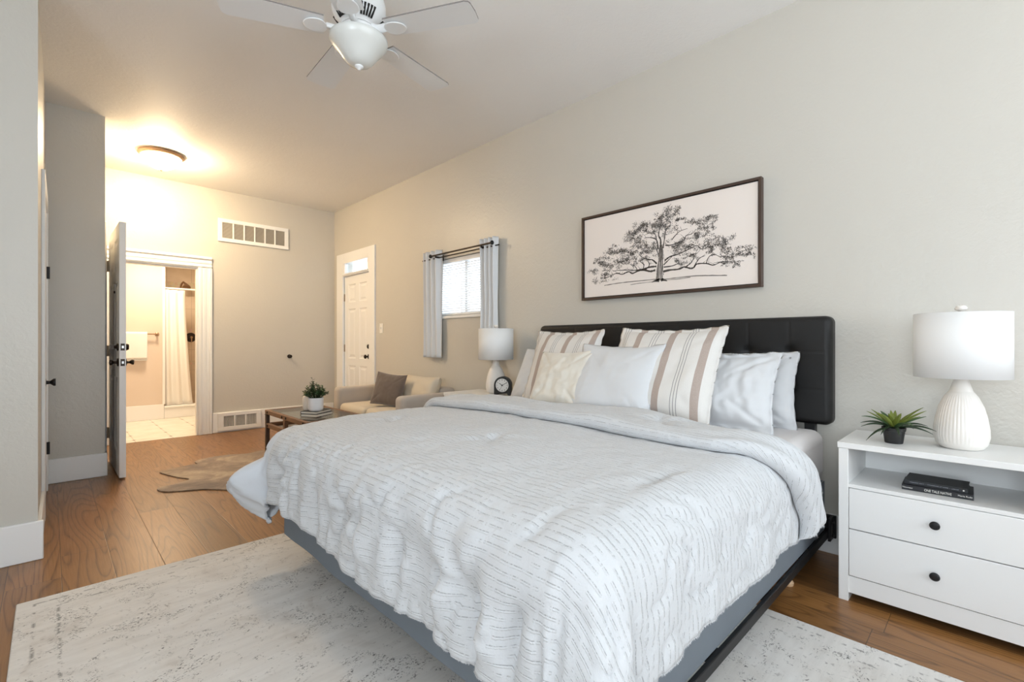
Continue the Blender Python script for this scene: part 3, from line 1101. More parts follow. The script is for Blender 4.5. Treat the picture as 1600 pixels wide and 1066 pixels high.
# ------------------------------------------------------------------ rugs
t = M().box(-1.10, 1.10, -1.50, 1.50, 0.0, 0.012)
tag(obj('area_rug', t, 'rug', None, bevel=.004, loc=(1.0, 1.345, 0.001)), 'large distressed ivory and grey rug lying under the bed', 'rug')
hp = [(0.58, 4.40), (0.60, 4.27), (0.70, 4.20), (0.845, 4.11), (1.00, 3.90), (1.05, 3.78), (1.20, 3.74), (1.45, 3.70), (1.70, 3.62), (1.95, 3.50), (2.05, 3.62), (1.92, 3.85), (2.02, 4.10), (2.03, 4.50), (1.98, 4.80), (2.10, 5.15), (2.02, 5.30), (1.80, 5.16), (1.55, 5.22), (1.40, 5.16), (1.19, 5.25), (0.965, 5.17), (0.955, 5.04), (0.90, 5.04), (0.68, 4.96), (0.68, 4.86), (0.74, 4.66), (0.80, 4.52), (0.72, 4.45)]
def closed_curve(pts, per=6):
    out = []
    n = len(pts)
    for i in range(n):
        p0, p1, p2, p3 = (Vector(pts[(i + k - 1) % n]) for k in range(4))
        for s in range(per):
            u = s / per
            q = 0.5 * ((2 * p1) + (p2 - p0) * u + (2 * p0 - 5 * p1 + 4 * p2 - p3) * u * u + (3 * p1 - p0 - 3 * p2 + p3) * u ** 3)
            out.append((q.x, q.y))
    return out
m = M(Matrix.Translation((-1.3, -4.4, 0)))
m.prism(closed_curve(hp), 0.0, 0.008)
tag(obj('cowhide_rug', m, 'hide', None, loc=(1.3, 4.4, 0.001)), 'brown cowhide rug on the floor beside the foot of the bed', 'rug')

# ------------------------------------------------------------------ bed
BED = thing('bed_frame', 'black bed frame with tall tufted leatherette headboard', 'bed', (1.85, 1.585, 0))
BT = Matrix.Translation((-1.85, -1.585, 0))
HY0, HY1, HZ0, HZ1 = 0.581, 2.589, 0.675, 1.240
def headboard_front(u, v):
    y = HY0 + (HY1 - HY0) * u
    z = HZ0 + (HZ1 - HZ0) * v
    x = 2.842
    ys = [0.775 + .2073 * k for k in range(8)]
    dyv = min(abs(y - a) for a in ys)
    dzv = min(abs(z - a) for a in (1.053, 0.856))
    g = 0.0016 * exp(-(dyv / .005) ** 2) if HY0 + .06 < y < HY1 - .06 else 0
    g = max(g, 0.0012 * exp(-(dzv / .005) ** 2)) * smooth01((min(y - HY0, HY1 - y, z - HZ0, HZ1 - z)) / .03)
    tuft = 0.015 * exp(-((dyv / .026) ** 2 + (dzv / .026) ** 2)) + .005 * exp(-((dyv / .07) ** 2 + (dzv / .07) ** 2))
    e = min(y - HY0, HY1 - y, z - HZ0, HZ1 - z)
    rd = 0.030
    rnd = 0.0
    if e < rd:
        rnd = rd - sqrt(max(0, rd * rd - (rd - e) ** 2))
    rc = .035
    ay, az = abs(y - 1.585) - ((HY1 - HY0) / 2 - rc), abs(z - (HZ0 + HZ1) / 2) - ((HZ1 - HZ0) / 2 - rc)
    if ay > 0 and az > 0:
        k = max(ay, az) / hypot(ay, az)
        y = 1.585 + (1 if y > 1.585 else -1) * ((HY1 - HY0) / 2 - rc + ay * k)
        z = (HZ0 + HZ1) / 2 + (1 if z > (HZ0 + HZ1) / 2 else -1) * ((HZ1 - HZ0) / 2 - rc + az * k)
    return (x + g + tuft + rnd, y, z)
m = M(BT)
m.grid(headboard_front, 300, 84)
b = [headboard_front(k / 300, 0)[1:] for k in range(300)] + [headboard_front(1, k / 84)[1:] for k in range(84)]
b += [headboard_front(1 - k / 300, 1)[1:] for k in range(300)] + [headboard_front(0, 1 - k / 84)[1:] for k in range(84)]
for (a0, c0), (a1, c1) in zip(b, b[1:] + b[:1]):
    m.add([(2.872, a0, c0), (2.872, a1, c1), (2.924, a1, c1), (2.924, a0, c0)], [(0, 1, 2, 3)])
m.add([(2.924, a, c) for a, c in b], [tuple(reversed(range(len(b))))])
hb = obj('headboard', m, 'leather', BED, smooth='all', weld=.0008)
for y in (.66, 2.46):
    m = M(BT).box(2.875, 2.918, y, y + .05, 0.002, .70)
    obj('headboard_leg', m, 'black_metal', BED, bevel=.004)
for y0, y1 in ((.588, .604), (2.516, 2.532)):
    m = M(BT).box(.93, 2.83, y0, y1, .112, .149)
    obj('side_rail', m, 'black_metal', BED, bevel=.003)
m = M(BT)
for x in (.95, 1.45, 1.95, 2.45, 2.80):
    m.box(x, x + .04, .60, 2.515, .112, .148)
obj('cross_slats', m, 'black_metal', BED)
for y in (.586, 2.532):
    m = M(BT).box(2.80, 2.875, y - .010, y + .002, .10, .215)
    m.box(2.865, 2.880, y - .02, y + .09, .10, .215)
    br_ = obj('bracket', m, 'black_metal', BED, bevel=.002)
    for z in (.125, .19):
        k = M(BT).lathe([(.008, y - .011), (.008, y - .018), (0, y - .018)], 10, (2.835, 0, z), 'Y')
        obj('bolt', k, 'black_metal', br_)
for x in (1.05, 2.35):
    for y in (.72, 1.56, 2.40):
        m = M(BT).lathe([(.020, .016), (.024, .022), (.016, .03), (.016, .112)], 12, (x, y, 0))
        obj('leg', m, 'black_metal', BED, smooth=True)

# box spring with a loose cover whose lower edge wavers
m = M(Matrix.Translation((-1.83, -1.56, -.15)))
def per(s):
    """rounded rectangle perimeter of the box spring"""
    x0, x1, y0, y1, r = .835, 2.82, .605, 2.515, .04
    segs = [('L', (x1, y0 ), (x0 + r, y0)), ('A', (x0 + r, y0 + r), 270, 180), ('L', (x0, y0 + r), (x0, y1 - r)), ('A', (x0 + r, y1 - r), 180, 90), ('L', (x0 + r, y1), (x1, y1))]
    lens = [hypot(a[2][0] - a[1][0], a[2][1] - a[1][1]) if a[0] == 'L' else pi * r / 2 for a in segs]
    d = s * sum(lens)
    for a, l in zip(segs, lens):
        if d <= l + 1e-9:
            k = d / l
            if a[0] == 'L':
                return (a[1][0] + (a[2][0] - a[1][0]) * k, a[1][1] + (a[2][1] - a[1][1]) * k)
            an = radians(a[2] + (a[3] - a[2]) * k)
            return (a[1][0] + r * cos(an), a[1][1] + r * sin(an))
        d -= l
    return segs[-1][2]
def bs(u, v):
    x, y = per(u)
    cx, cy = 1.83, 1.56
    w = (1 - v) ** 2 * .010 * nz(u * 22, 3.1) + .003 * nz(u * 30, v * 3)
    if u < .33:
        w = -.001
    dx_, dy_ = x - cx, y - cy
    z = .150 + .25 * v + (1 - v) * (.010 * nz(u * 14, 7.7) if u > .33 else 0)
    return (x + (w if x < cx and abs(dx_) > .93 else 0) * -1, y + (w if abs(dy_) > .9 else 0) * (1 if dy_ > 0 else -1), z)
m.grid(bs, 260, 8)
n0 = len(m.v)
m.add([(.84, .61, .398), (2.82, .61, .398), (2.82, 2.51, .398), (.84, 2.51, .398)], [(0, 1, 2, 3)])
m.add([(.87, .63, .156), (2.82, .63, .156), (2.82, 2.49, .156), (.87, 2.49, .156)], [(3, 2, 1, 0)])
tag(obj('box_spring', m, 'boxspring', None, smooth=True, angle=50, loc=(1.83, 1.56, .15)), 'blue-grey covered box spring under the mattress', 'box spring')

m = M().box(-.99, .99, -.955, .955, 0, .255)
mt = obj('mattress', m, 'sheet', None, bevel=.055, seg=5, loc=(1.845, 1.56, .402))
tag(mt, 'mattress in a pale grey fitted sheet against the headboard', 'mattress')

# duvet -----------------------------------------------------------
XF, Y0, Y1, ZT, RR = .890, .675, 2.470, .700, .145
QA = RR * pi / 2
DIMP = [(1.28, .66), (1.28, 1.44), (1.28, 2.20), (1.95, 1.05), (1.95, 1.85)]
FDIMP = [(.30, 1.62), (.30, .95), (.28, 2.25)]      # (overhang, y) on the foot drop

def drape(p, q, lift=0.0):
    dx_ = max(0.0, XF - p)
    if q < Y0:
        dy_, sy, cy = Y0 - q, -1, Y0
    elif q > Y1:
        dy_, sy, cy = q - Y1, 1, Y1
    else:
        dy_, sy, cy = 0.0, 0, q
    cx = max(p, XF)
    r = hypot(dx_, dy_)
    top = ZT + .010 * nz(p * 2.6, q * 2.6, 1.3) + .016 * (1 - ((cy - 1.5725) / .8975) ** 2) - .020 * smooth01((1.22 - cx) / .36)
    top -= .004 * smooth01((p - 1.35) / .7)
    if r < 1e-9:
        for ax, ay in DIMP:
            d = hypot(p - ax, q - ay)
            fi = atan2(q - ay, p - ax)
            top -= .022 * exp(-(d / .055) ** 2) + .006 * exp(-(d / .16) ** 2) * cos(fi * 5 + ax * 9) * min(1, d / .06)
        n = Vector((0, 0, 1))
        return Vector((cx, cy, top)) + n * lift, n
    ex, ey = -dx_ / r, sy * dy_ / r
    th = atan2(dy_, dx_)
    c = sin(2 * th) ** 2 if dx_ > 0 and dy_ > 0 else 0.0
    fold_w = q if dy_ == 0 else (Y0 - th * .35 if sy < 0 else Y1 + th * .35) if dx_ > 0 else cy + sy * (.55 + (p - XF))
    if r < QA:
        a = r / RR
        off, drop = RR * sin(a), RR * (1 - cos(a))
        n = Vector((ex * sin(a), ey * sin(a), cos(a)))
        l = 0.0
    else:
        l = r - QA
        n = Vector((ex, ey, 0.05))
        if sy > 0 and dx_ > 0:
            far = smooth01((th - .05) / .45) * smooth01((1.75 - th) / .5)
            lm = max(.12, min((XF - P0) / max(.05, cos(th)), .46 / max(.05, sin(th)), .60) - QA)
            l = min(l, lm)
            tt = l / lm
            off = RR + l * .03 + far * (.185 * sin(pi * tt ** .9) - .055 * tt)
            drop = RR + l * (1 - .10 * far)
        elif sy < 0 and dx_ > 0:
            k = .05 + .42 * c
            off = RR + k * l
            drop = RR + sqrt(1 - k * k) * l
        else:
            k = .05
            off = RR + k * l
            drop = RR + l * .998
    g = smooth01((r - .08) / .30)
    # hanging folds, at right angles to the edge
    rg = lambda v: (1 - abs(v) * 2.2)
    f = (.030 * nz(fold_w * 2.6, 4.2, l * .8) + .020 * rg(nz(fold_w * 4.6 + l * .5, 9.1, l * 1.1)) + .010 * rg(nz(fold_w * 10.0 - l, 2.2, l * 1.6)) - .014)
    if dy_ == 0:
        for qc, dp in ((.74, .030), (.88, .036), (1.06, .034), (1.27, .024), (1.50, .018), (1.86, .020), (2.12, .018)):
            e_ = fold_w - qc - .10 * l + .02 * nz(l * 5, qc * 9)
            f += dp * (.60 * exp(-((e_ + .05) / .040) ** 2) - exp(-(e_ / .018) ** 2)) * smooth01(l / .08) * (1 - .75 * smooth01((l - .10) / .14))
    if sy < 0 and dx_ == 0:
        f *= .55
    if sy > 0 and dx_ > 0:
        f = f * .4 + (.030 * rg(nz(th * 2.2, l * 3.0, 6.1)) + .018 * rg(nz(th * 6 + l * 3, l * 6.0, 3.3)) - .008) * smooth01(l / .12)
    off += f * g * (1.25 - (.65 * smooth01((l - .10) / .14) if dy_ == 0 else 0))
    if dy_ == 0 or c < .3:
        for s_, y_ in FDIMP:
            d = hypot(r - s_, (q - y_))
            fi = atan2(r - s_, q - y_)
            off -= .030 * exp(-(d / .06) ** 2) + .010 * exp(-(d / .20) ** 2) * cos(fi * 6 + y_ * 7) * min(1, d / .06)
    # keep clear of the box spring corner
    P = Vector((cx + ex * off, cy + ey * off, top - drop))
    return P + n * lift, n

P0, P1 = XF - .470, 2.18       # foot hem .. under the turned-down band
Q0, Q1 = Y0 - .425, Y1 + .46
NP, NQ = 150, 190
def hemtrim(u, v):
    p = P0 + (P1 - P0) * u
    q = Q0 + (Q1 - Q0) * v
    q += (.012 * nz(p * 5, 8.8)) * (1 if v > .5 else -1) * abs(2 * v - 1) ** 6
    p += (.010 * nz(q * 4, 1.7) + .050 * smooth01((q - 1.5) / .9) * smooth01((2.62 - q) / .2)) * (1 - u) ** 4
    return p, q
def duvet_fn(u, v):
    p, q = hemtrim(u, v)
    P, n = drape(p, q)
    hang = smooth01((XF + .12 - p) / .25) + smooth01((Y0 + .05 - q) / .2)
    wr = abs(nz(p * 7 + nz(q * 3) * .5, q * 11, 3.7))
    P += n * (.0035 * nz(p * 14, q * 14, 3) + .0028 * nz(p * 30, q * 30, 5) - .016 * min(1, hang) * max(0, .16 - wr) / .16 * (.5 + nz(p * 4, q * 4, 8)))
    return P
def duvet_side(u, v):
    p, q = hemtrim(u, v)
    if q > Y1 - .03 and p < XF - .07:
        return 1
    return 0
DT = Matrix.Translation((-1.55, -1.55, -.66))
m = M(DT)
m.grid(duvet_fn, NP, NQ, lambda u, v: hemtrim(u, v), duvet_side)
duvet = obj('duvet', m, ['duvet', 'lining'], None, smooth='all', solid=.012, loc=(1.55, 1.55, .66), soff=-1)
tag(duvet, 'white tufted-stripe duvet spread over the bed and hanging past its foot', 'duvet')

# turned-down band at the head of the duvet: a part of it
def band_len(u, near):
    # overhang of the band past the mattress edge; u 0 = foot side, 1 = head side
    return (.42 if u < .55 else .42 - .16 * ((u - .55) / .45) ** 1.3) if near else .40
def band_pq(u, v):
    qa, qb = Y0 - band_len(u, True), Y1 + band_len(u, False)
    q = qa + (qb - qa) * v
    near = smooth01((Y0 + .08 - q) / .48)
    u = max(0.0, (u - .12) / .88)
    p = 1.735 + (2.205 - 1.735) * u - .07 * u * smooth01((1.35 - q) / .6)
    p += near * (.28 * (1 - u) + .15 * u) + .012 * nz(q * 3.5, u * 2, 6.6)
    return p, q
def band_fn(u, v):
    p, q = band_pq(u, v)
    u0 = max(0.0, (u - .12) / .88)
    e = max(0.0, 1 - u0 ** 5) ** .5
    ev = min(1.0, min(v, 1 - v) / .022)
    ev = sqrt(max(0, 1 - (1 - ev) ** 2))
    thick = .056 + .014 * nz(p * 5, q * 4, 2.0) + .010 * nz(p * 13, q * 6, 4.0)
    thick *= 1 - .12 * smooth01((Y0 + .05 - q) / .25)
    if q < Y0 + .1:
        thick += .014 * sin(u * 15 + nz(q * 3) * 2) * smooth01((Y0 + .1 - q) / .3)
    thick = max(.0, thick) * ev
    if u < .12:                      # rolled free edge, tucking back under itself
        fi = -pi / 2 + pi * u / .12
        r = thick * .5
        base, n = drape(p + r * .9 * (1 - cos(fi)), q, .002)
        return base + n * (r * (1 + sin(fi)))
    p += thick * .45 * (1 - u0)
    base, n = drape(p, q, .003 if e > .05 else -.012)
    return base + n * (thick * e)
m = M(DT)
m.grid(band_fn, 100, 200, lambda u, v: (band_pq(u, v)[0] + .4 + (.10 * (u / .12 - 1) if u < .12 else .065 * (1 - max(0, 1 - ((u - .12) / .88) ** 5) ** .5)), band_pq(u, v)[1]))
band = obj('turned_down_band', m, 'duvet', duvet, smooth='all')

# frayed cotton fringe along the near and foot hems
rnd = random.Random(5)
m = M(DT)
def strand(P, n, along, ln):
    d = Vector((n.x * .25, n.y * .25, -1)).normalized() + along * rnd.uniform(-.5, .5)
    d.normalize()
    w = along * .0010
    m.add([P - w, P + w, P + d * ln + w * .3, P + d * ln - w * .3], [(0, 1, 2, 3)])
for k in range(760):
    v = k / 760
    P = duvet_fn(0, v * .86)
    P2 = duvet_fn(0, v * .86 + .002)
    _, n = drape(*hemtrim(0, v * .86))
    for _i in range(2):
        strand(P + Vector((0, 0, .004)), n, (P2 - P).normalized(), rnd.uniform(.002, .006))
for k in range(560):
    u = k / 560 * .96
    P, P2 = duvet_fn(u, 0), duvet_fn(u + .002, 0)
    _, n = drape(*hemtrim(u, 0))
    for _i in range(2):
        strand(P + Vector((0, 0, .004)), n, (P2 - P).normalized(), rnd.uniform(.003, .008))
for k in range(240):
    u = k / 240
    P, P2 = band_fn(u, .010), band_fn(min(1, u + .004), .010)
    al = (P2 - P)
    al = al.normalized() if al.length > 1e-7 else Vector((1, 0, 0))
    for _i in range(2):
        strand(P + Vector((0, rnd.uniform(-.004, .004), .003)), Vector((0, -1, 0)), al, rnd.uniform(.004, .010))
fr = obj('fringe', m, 'white_cotton', duvet)

# small wooden foot seen under the rail
m = M().lathe([(.024, 0), (.026, .012), (.020, .022), (.012, .03), (.012, .04)], 18)
tag(obj('furniture_foot', m, 'pale_wood', None, smooth=True, loc=(2.40, .66, 0.001)), 'small pale wooden foot on the dark floor under the bed rail', 'furniture foot')


# ------------------------------------------------------------------ pillows
def pillow(name, label, cat, W, Hh, T, pos, lean, yaw=0, roll=0, mat='white_cotton', flange=0.0, seed=0, wrinkle=1.0, pinch=.06, ruffle=.006, group=None):
    a, yw, ro = radians(lean), radians(yaw), radians(roll)
    w0 = Vector((0, -1, 0))
    u0 = Vector((sin(a), 0, cos(a)))
    n0 = Vector((-cos(a), 0, sin(a)))
    w1 = w0 * cos(ro) + u0 * sin(ro)
    u1 = u0 * cos(ro) - w0 * sin(ro)
    Rz = Matrix.Rotation(yw, 3, 'Z')
    w1, u1, n1 = Rz @ w1, Rz @ u1, Rz @ n0
    fu, fv = 2 * flange / W, 2 * flange / Hh
    def mk(s):
        def fn(u, v):
            U = (2 * u - 1) * (1 + fu)
            V = (2 * v - 1) * (1 + fv)
            cu, cv = max(-1, min(1, U)), max(-1, min(1, V))
            e = (1 - abs(cu) ** 2.6) * (1 - abs(cv) ** 2.6)
            x = W / 2 * U * (1 - pinch * (1 - cv * cv) * abs(cu) ** .5)
            z = Hh / 2 * V * (1 - pinch * (1 - cu * cu) * abs(cv) ** .5)
            th = T / 2 * e ** .5 * (1 - .22 * cv)
            th *= 1 + .16 * nz(x * 5 + seed, z * 5, s * 2.0)
            th += wrinkle * e ** .35 * (.006 * nz(x * 13 + seed * 3, z * 9, s) + .003 * nz(x * 30, z * 26 + seed, s))
            # creases running in from the corners
            dg = abs(abs(cu) - abs(cv))
            th -= wrinkle * .008 * exp(-(dg / .10) ** 2) * smooth01(min(abs(cu), abs(cv)) * 1.3 - .2) * e ** .3
            if max(abs(U), abs(V)) > .999:
                th = max(th, .0012)
            edge = max(abs(U) - (1 - .0001), abs(V) - (1 - .0001), 0)
            rip = ruffle * sin((x * 3 + z * 3.7) * 24 + seed) * smooth01(edge / max(fu, fv, 1e-6)) if flange else 0
            bend = .015 * (cu * cu - .3) + rip
            outer = u in (0, 1) or v in (0, 1)
            q = w1 * x + u1 * (z + Hh / 2) + n1 * ((0 if outer else s * th) + bend)
            return tuple(q)
        return fn
    m = M()
    uvf = lambda u, v: ((2 * u - 1) * (W / 2 + flange), (2 * v - 1) * (Hh / 2 + flange))
    for s in (1, -1):
        m.grid(mk(s), 56, 56, uvf, 0, flip=(s < 0))
    o = obj(name, m, mat, None, smooth='all', weld=.0003, loc=pos)
    return tag(o, label, cat, group or ('pillows on the bed' if pos[0] < 2.9 and pos[1] < 3 else None))


ZB = .658
pillow('pillow', 'plain white sleeping pillow leaning at the headboard end nearest the table clock', 'pillow', .60, .43, .15, (2.50, 2.275, ZB + .012), 27, 0, 0, 'white_cotton', .0, 3)
pillow('pillow', 'white ruffled pillow squeezed flat against the headboard at its right end', 'pillow', .60, .36, .12, (2.715, 1.025, ZB + .015), 9, 0, 0, 'white_cotton', .025, 11, 2.6, ruffle=.008)
pillow('pillow', 'white creased pillow just right of the larger striped pillow', 'pillow', .60, .385, .16, (2.475, 1.065, ZB + .018), 24, 2, 0, 'white_cotton', .025, 7, 3.0, ruffle=.008)
pillow('throw_pillow', 'striped taupe pillow partly behind the cream velvet cushion', 'pillow', .57, .52, .17, (2.43, 2.09, ZB + .02), 20, -3, 0, 'stripe', .022, 5, .8, .05, .004)
pillow('throw_pillow', 'striped taupe pillow standing between the two white pillows', 'pillow', .60, .56, .18, (2.325, 1.31, ZB + .02), 29, 2, 0, 'stripe', .024, 9, .8, .05, .004)
pillow('throw_pillow', 'plain white square pillow in the middle of the pillow row', 'pillow', .53, .455, .17, (2.25, 1.555, ZB + .02), 28, 3, 0, 'white_cotton', .012, 15, .8, .06, .002)
pillow('throw_pillow', 'small cream velvet cushion in front of the left striped pillow', 'pillow', .42, .41, .15, (2.225, 1.905, ZB + .025), 27, 2, 3, 'cream_fabric', 0.0, 21, 2.4, .08)

# ------------------------------------------------------------------ nightstands
NS = thing('nightstand', 'white two-drawer nightstand with open shelf right of the bed', 'nightstand', (2.63, .16, 0), 0, 'nightstands on both sides of the bed')
hw, x0, x1 = .311, -.20, .20
m = M().box(x0 - .004, x1, -hw - .004, hw + .004, .650, .675)
obj('top', m, 'white_lam', NS, bevel=.002)
for s in (-1, 1):
    a, b = sorted((s * hw, s * (hw - .035)))
    obj('side_panel', M().box(x0, x1, a, b, 0, .650), 'white_lam', NS, bevel=.002)
obj('shelf', M().box(x0 + .004, x1, -hw + .035, hw - .035, .484, .500), 'white_lam', NS, bevel=.001)
obj('back_panel', M().box(x1 - .012, x1, -hw + .035, hw - .035, .04, .650), 'white_lam', NS)
obj('plinth', M().box(x0 + .006, x0 + .024, -hw + .035, hw - .035, .036, .108), 'white_lam', NS, bevel=.001)
for z0, z1 in ((.312, .482), (.112, .308)):
    dr = obj('drawer', M().box(x0 + .001, x0 + .020, -hw + .037, hw - .037, z0, z1), 'white_lam', NS, bevel=.0015)
    k = M().lathe([(.006, 0), (.006, -.010), (.015, -.015), (.016, -.021), (.012, -.026), (0, -.028)], 20, (x0 + .001, 0, .402 if z0 > .2 else .207), 'X')
    obj('knob', k, 'black_metal', dr, smooth=True)
dup(NS, (2.63, 3.01, 0), 'white nightstand beyond the bed holding the round-topped clock')

# ------------------------------------------------------------------ table lamps
def lamp_at(x, y, label):
    t = thing('table_lamp', label, 'lamp', (x, y, .675), 0, 'ceramic lamps on the nightstands')
    prof = [(.0, 0), (.058, 0), (.066, .004), (.078, .020), (.0846, .051), (.0837, .082), (.077, .129), (.068, .168), (.052, .207), (.040, .226), (.037, .229), (.034, .238), (.0245, .268), (.021, .281), (.020, .30)]
    fine = []
    for (r0, z0), (r1, z1) in zip(prof, prof[1:]):
        for s in range(3):
            fine.append((r0 + (r1 - r0) * s / 3, z0 + (z1 - z0) * s / 3))
    fine.append(prof[-1])
    rib = lambda a, z: 1 + (.016 * (abs(sin(a * 22)) - .5) * smooth01((z - .015) / .03) * smooth01((.225 - z) / .02) if z < .23 else 0)
    obj('base', M().lathe(fine, 264, rf=rib), 'ceramic', t, smooth='all')
    m = M().lathe([(.010, .30), (.010, .34), (.017, .342), (.017, .39), (.010, .392), (.004, .395), (.004, .55)], 16)
    obj('stem', m, 'steel', t, smooth=True)
    m = M()
    R = .148
    m.lathe([(R, .285), (R, .545)], 72)
    m.f = [f for f in m.f if len(f) == 4]
    m.uv, m.mi = m.uv[:len(m.f)], m.mi[:len(m.f)]
    for z in (.285, .545):
        pass
    sh = obj('shade', m, 'shade', t, smooth='all', solid=.003, soff=-1)
    m = M()
    for k in range(3):
        a = 2 * pi * k / 3
        m.tube([(.005 * cos(a), .005 * sin(a), .540), (.146 * cos(a), .146 * sin(a), .535)], .0018, 6)
    obj('spider', m, 'steel', t)
    m = M().lathe([(.0, .548), (.006, .549), (.010, .553), (.019, .560), (.020, .566), (.015, .575), (0, .580)], 20)
    obj('finial', m, 'ceramic', t, smooth=True)
    return t

lamp = lamp_at(2.635, .095, 'cream ribbed lamp with white drum shade beside the potted succulent')
dup(lamp, (2.70, 2.953, .675), 'cream lamp with white drum shade behind the small black clock')

# ------------------------------------------------------------------ succulent on the near nightstand
t = thing('potted_succulent', 'spiky green succulent in a small black pot', 'plant', (2.566, .300, .675))
m = M().lathe([(.0, .0), (.030, .0), (.0315, .004), (.038, .052), (.0405, .053), (.042, .066), (.0385, .067), (.037, .058), (0, .058)], 32)
obj('pot', m, 'pot_black', t, smooth=True)
obj('soil', M().lathe([(.0365, .0585), (.02, .061), (0, .062)], 20), 'soil', t, smooth=True)
rl = random.Random(3)
mats = []
m = M()
for k in range(32):
    tier = k / 32
    a = k * 2.39996 + rl.uniform(-.2, .2)
    ln = (.150 if tier < .7 else .105) * rl.uniform(.8, 1.12)
    up = .22 + .82 * tier + rl.uniform(-.12, .12)
    wdt = (.0085 if tier < .35 else .0125) * rl.uniform(.85, 1.15)
    droop = .055 if tier < .45 else .02
    d = Vector((cos(a), sin(a), 0))
    sd = Vector((-sin(a), cos(a), 0))
    def lf_(u, v, a=a, ln=ln, up=up, wdt=wdt, d=d, sd=sd, droop=droop):
        s = u * ln
        z = .060 + sin(up) * s - droop * u * u * (1.2 - .4 * up)
        r = cos(up) * s * 1.0 + .004
        w = wdt * (sin(pi * min(1, u * .93 + .07)) ** .7) * (1 - u * .55)
        c = (2 * v - 1)
        return d * r + sd * (w * c) + Vector((0, 0, z + .006 * abs(c) * sin(pi * u)))
    m.grid(lf_, 10, 2, mi=(2 if tier < .35 else (1 if tier > .5 else 0)))
obj('leaves', m, ['leaf', 'leaf_lime', 'leaf_dark'], t, smooth='all', solid=.0015, soff=0)

# ------------------------------------------------------------------ two books on the open shelf
def text_mesh(body, size, mat_w, parent, name, mat, extrude=.0003, align='CENTER', squash=1.0):
    cu = bpy.data.curves.new('lettering', 'FONT')
    cu.body, cu.size, cu.extrude = body, size, extrude
    cu.align_x, cu.align_y = align, 'CENTER'
    o = bpy.data.objects.new('lettering', cu)
    COL.objects.link(o)
    dg = bpy.context.evaluated_depsgraph_get()
    me = bpy.data.meshes.new_from_object(o.evaluated_get(dg))
    bpy.data.objects.remove(o)
    bpy.data.curves.remove(cu)
    me.transform(mat_w @ Matrix.Diagonal((squash, 1, 1, 1)))
    me.materials.clear()
    me.materials.append(MAT[mat])
    r = bpy.data.objects.new(name, me)
    COL.objects.link(r)
    r.parent = parent
    return r

def book(label, loc, rz, ln, dp, th, cover, group=None):
    """Spine along local y, facing local -x."""
    b = thing('book', label, 'book', loc, rz, group)
    m = M()
    m.box(-dp / 2, dp / 2, -ln / 2, ln / 2, 0, .003)
    m.box(-dp / 2, dp / 2, -ln / 2, ln / 2, th - .003, th)
    m.box(-dp / 2, -dp / 2 + .003, -ln / 2, ln / 2, .003, th - .003)
    obj('cover', m, cover, b, bevel=.0006)
    m = M().box(-dp / 2 + .003, dp / 2 - .004, -ln / 2 + .004, ln / 2 - .004, .003, th - .003)
    obj('pages', m, 'paper', b)
    return b

def spine_T(x, y, z):
    return Matrix(((0, 0, -1, x), (-1, 0, 0, y), (0, 1, 0, z), (0, 0, 0, 1)))

b1 = book('black book with ONE TALE NATIVE on its spine, lowest on the nightstand shelf', (2.578, .163, .5005), radians(1.5), .212, .150, .021, 'book_black', 'books on the nightstand shelf')
text_mesh('ONE TALE NATIVE', .0135, spine_T(-.0752, -.004, .0095), b1, 'title', 'ink_white', squash=.72)
text_mesh('Nouveau', .0088, spine_T(-.0752, .088, .0105), b1, 'imprint', 'ink_white')
text_mesh('Maria Rude', .0088, spine_T(-.0752, -.082, .0105), b1, 'author', 'ink_white')
b2 = book('dark book with a faint spine line, on top of the other shelf book', (2.586, .165, .5218), radians(-1.0), .188, .142, .018, 'book_grey', 'books on the nightstand shelf')
m = M().box(-.0716, -.0711, -.092, .092, .0035, .0145)
obj('spine_label', m, 'book_black', b2)
text_mesh('MORNING LIGHT  \u2022  WANDERING AT HOME  \u2022  collected', .0058, spine_T(-.0717, .004, .009), b2, 'title', 'ink_dim')
m = M().lathe([(.0028, -.0716), (.0028, -.0719), (0, -.0719)], 12, (0, -.083, .009), 'X')
obj('emblem', m, 'ink_white', b2)

# ------------------------------------------------------------------ clock on the far nightstand
t = thing('table_clock', 'small black round-topped clock with white face', 'clock', (2.640, 2.800, .675), atan2(-.50, -.86) - pi / 2 + pi)
# local: face towards -y
W2, R2 = .070, .070
out = [(-W2, 0), (-W2 + .022, 0), (-W2 + .030, .016), (W2 - .030, .016), (W2 - .022, 0), (W2, 0)]
for k in range(25):
    a = pi * k / 24
    out.append((R2 * cos(a), .082 + R2 * sin(a)))
m = M(Matrix.Rotation(radians(90), 4, 'X'))
m.prism(out, -.030, .030)
obj('shell', m, 'clock_black', t, bevel=.002)
m = M().lathe([(.054, -.0300), (.054, -.0320), (0, -.0320)], 48, (0, 0, .082), 'Y')
dial = obj('dial', m, 'clock_face', t, smooth=True)
m = M()
for k in range(12):
    a = 2 * pi * k / 12
    for off in (-.0025, .0025):
        c, s = sin(a), cos(a)
        r0, r1 = .038, .047
        px, pz = s * off, -c * off
        w = .0011
        m.box(c * .0425 + px - w, c * .0425 + px + w, -.0327, -.0320, .082 + s * .0425 + pz - (.0048 if k % 3 else .005), .082 + s * .0425 + pz + .0048)
for k in range(60):
    a = 2 * pi * k / 60
    m.box(sin(a) * .051 - .0006, sin(a) * .051 + .0006, -.0325, -.0320, .082 + cos(a) * .051 - .0012, .082 + cos(a) * .051 + .0012)
obj('numerals', m, 'ink', dial)
def hand(name, ang, ln, w, y, tail=.010):
    c, s = sin(ang), cos(ang)
    T = Matrix(((s, 0, c, 0), (0, 1, 0, 0), (-c, 0, s, .082), (0, 0, 0, 1)))
    m = M(T).box(-w, w, y - .0006, y, -tail, ln)
    obj(name, m, 'clock_black', dial)
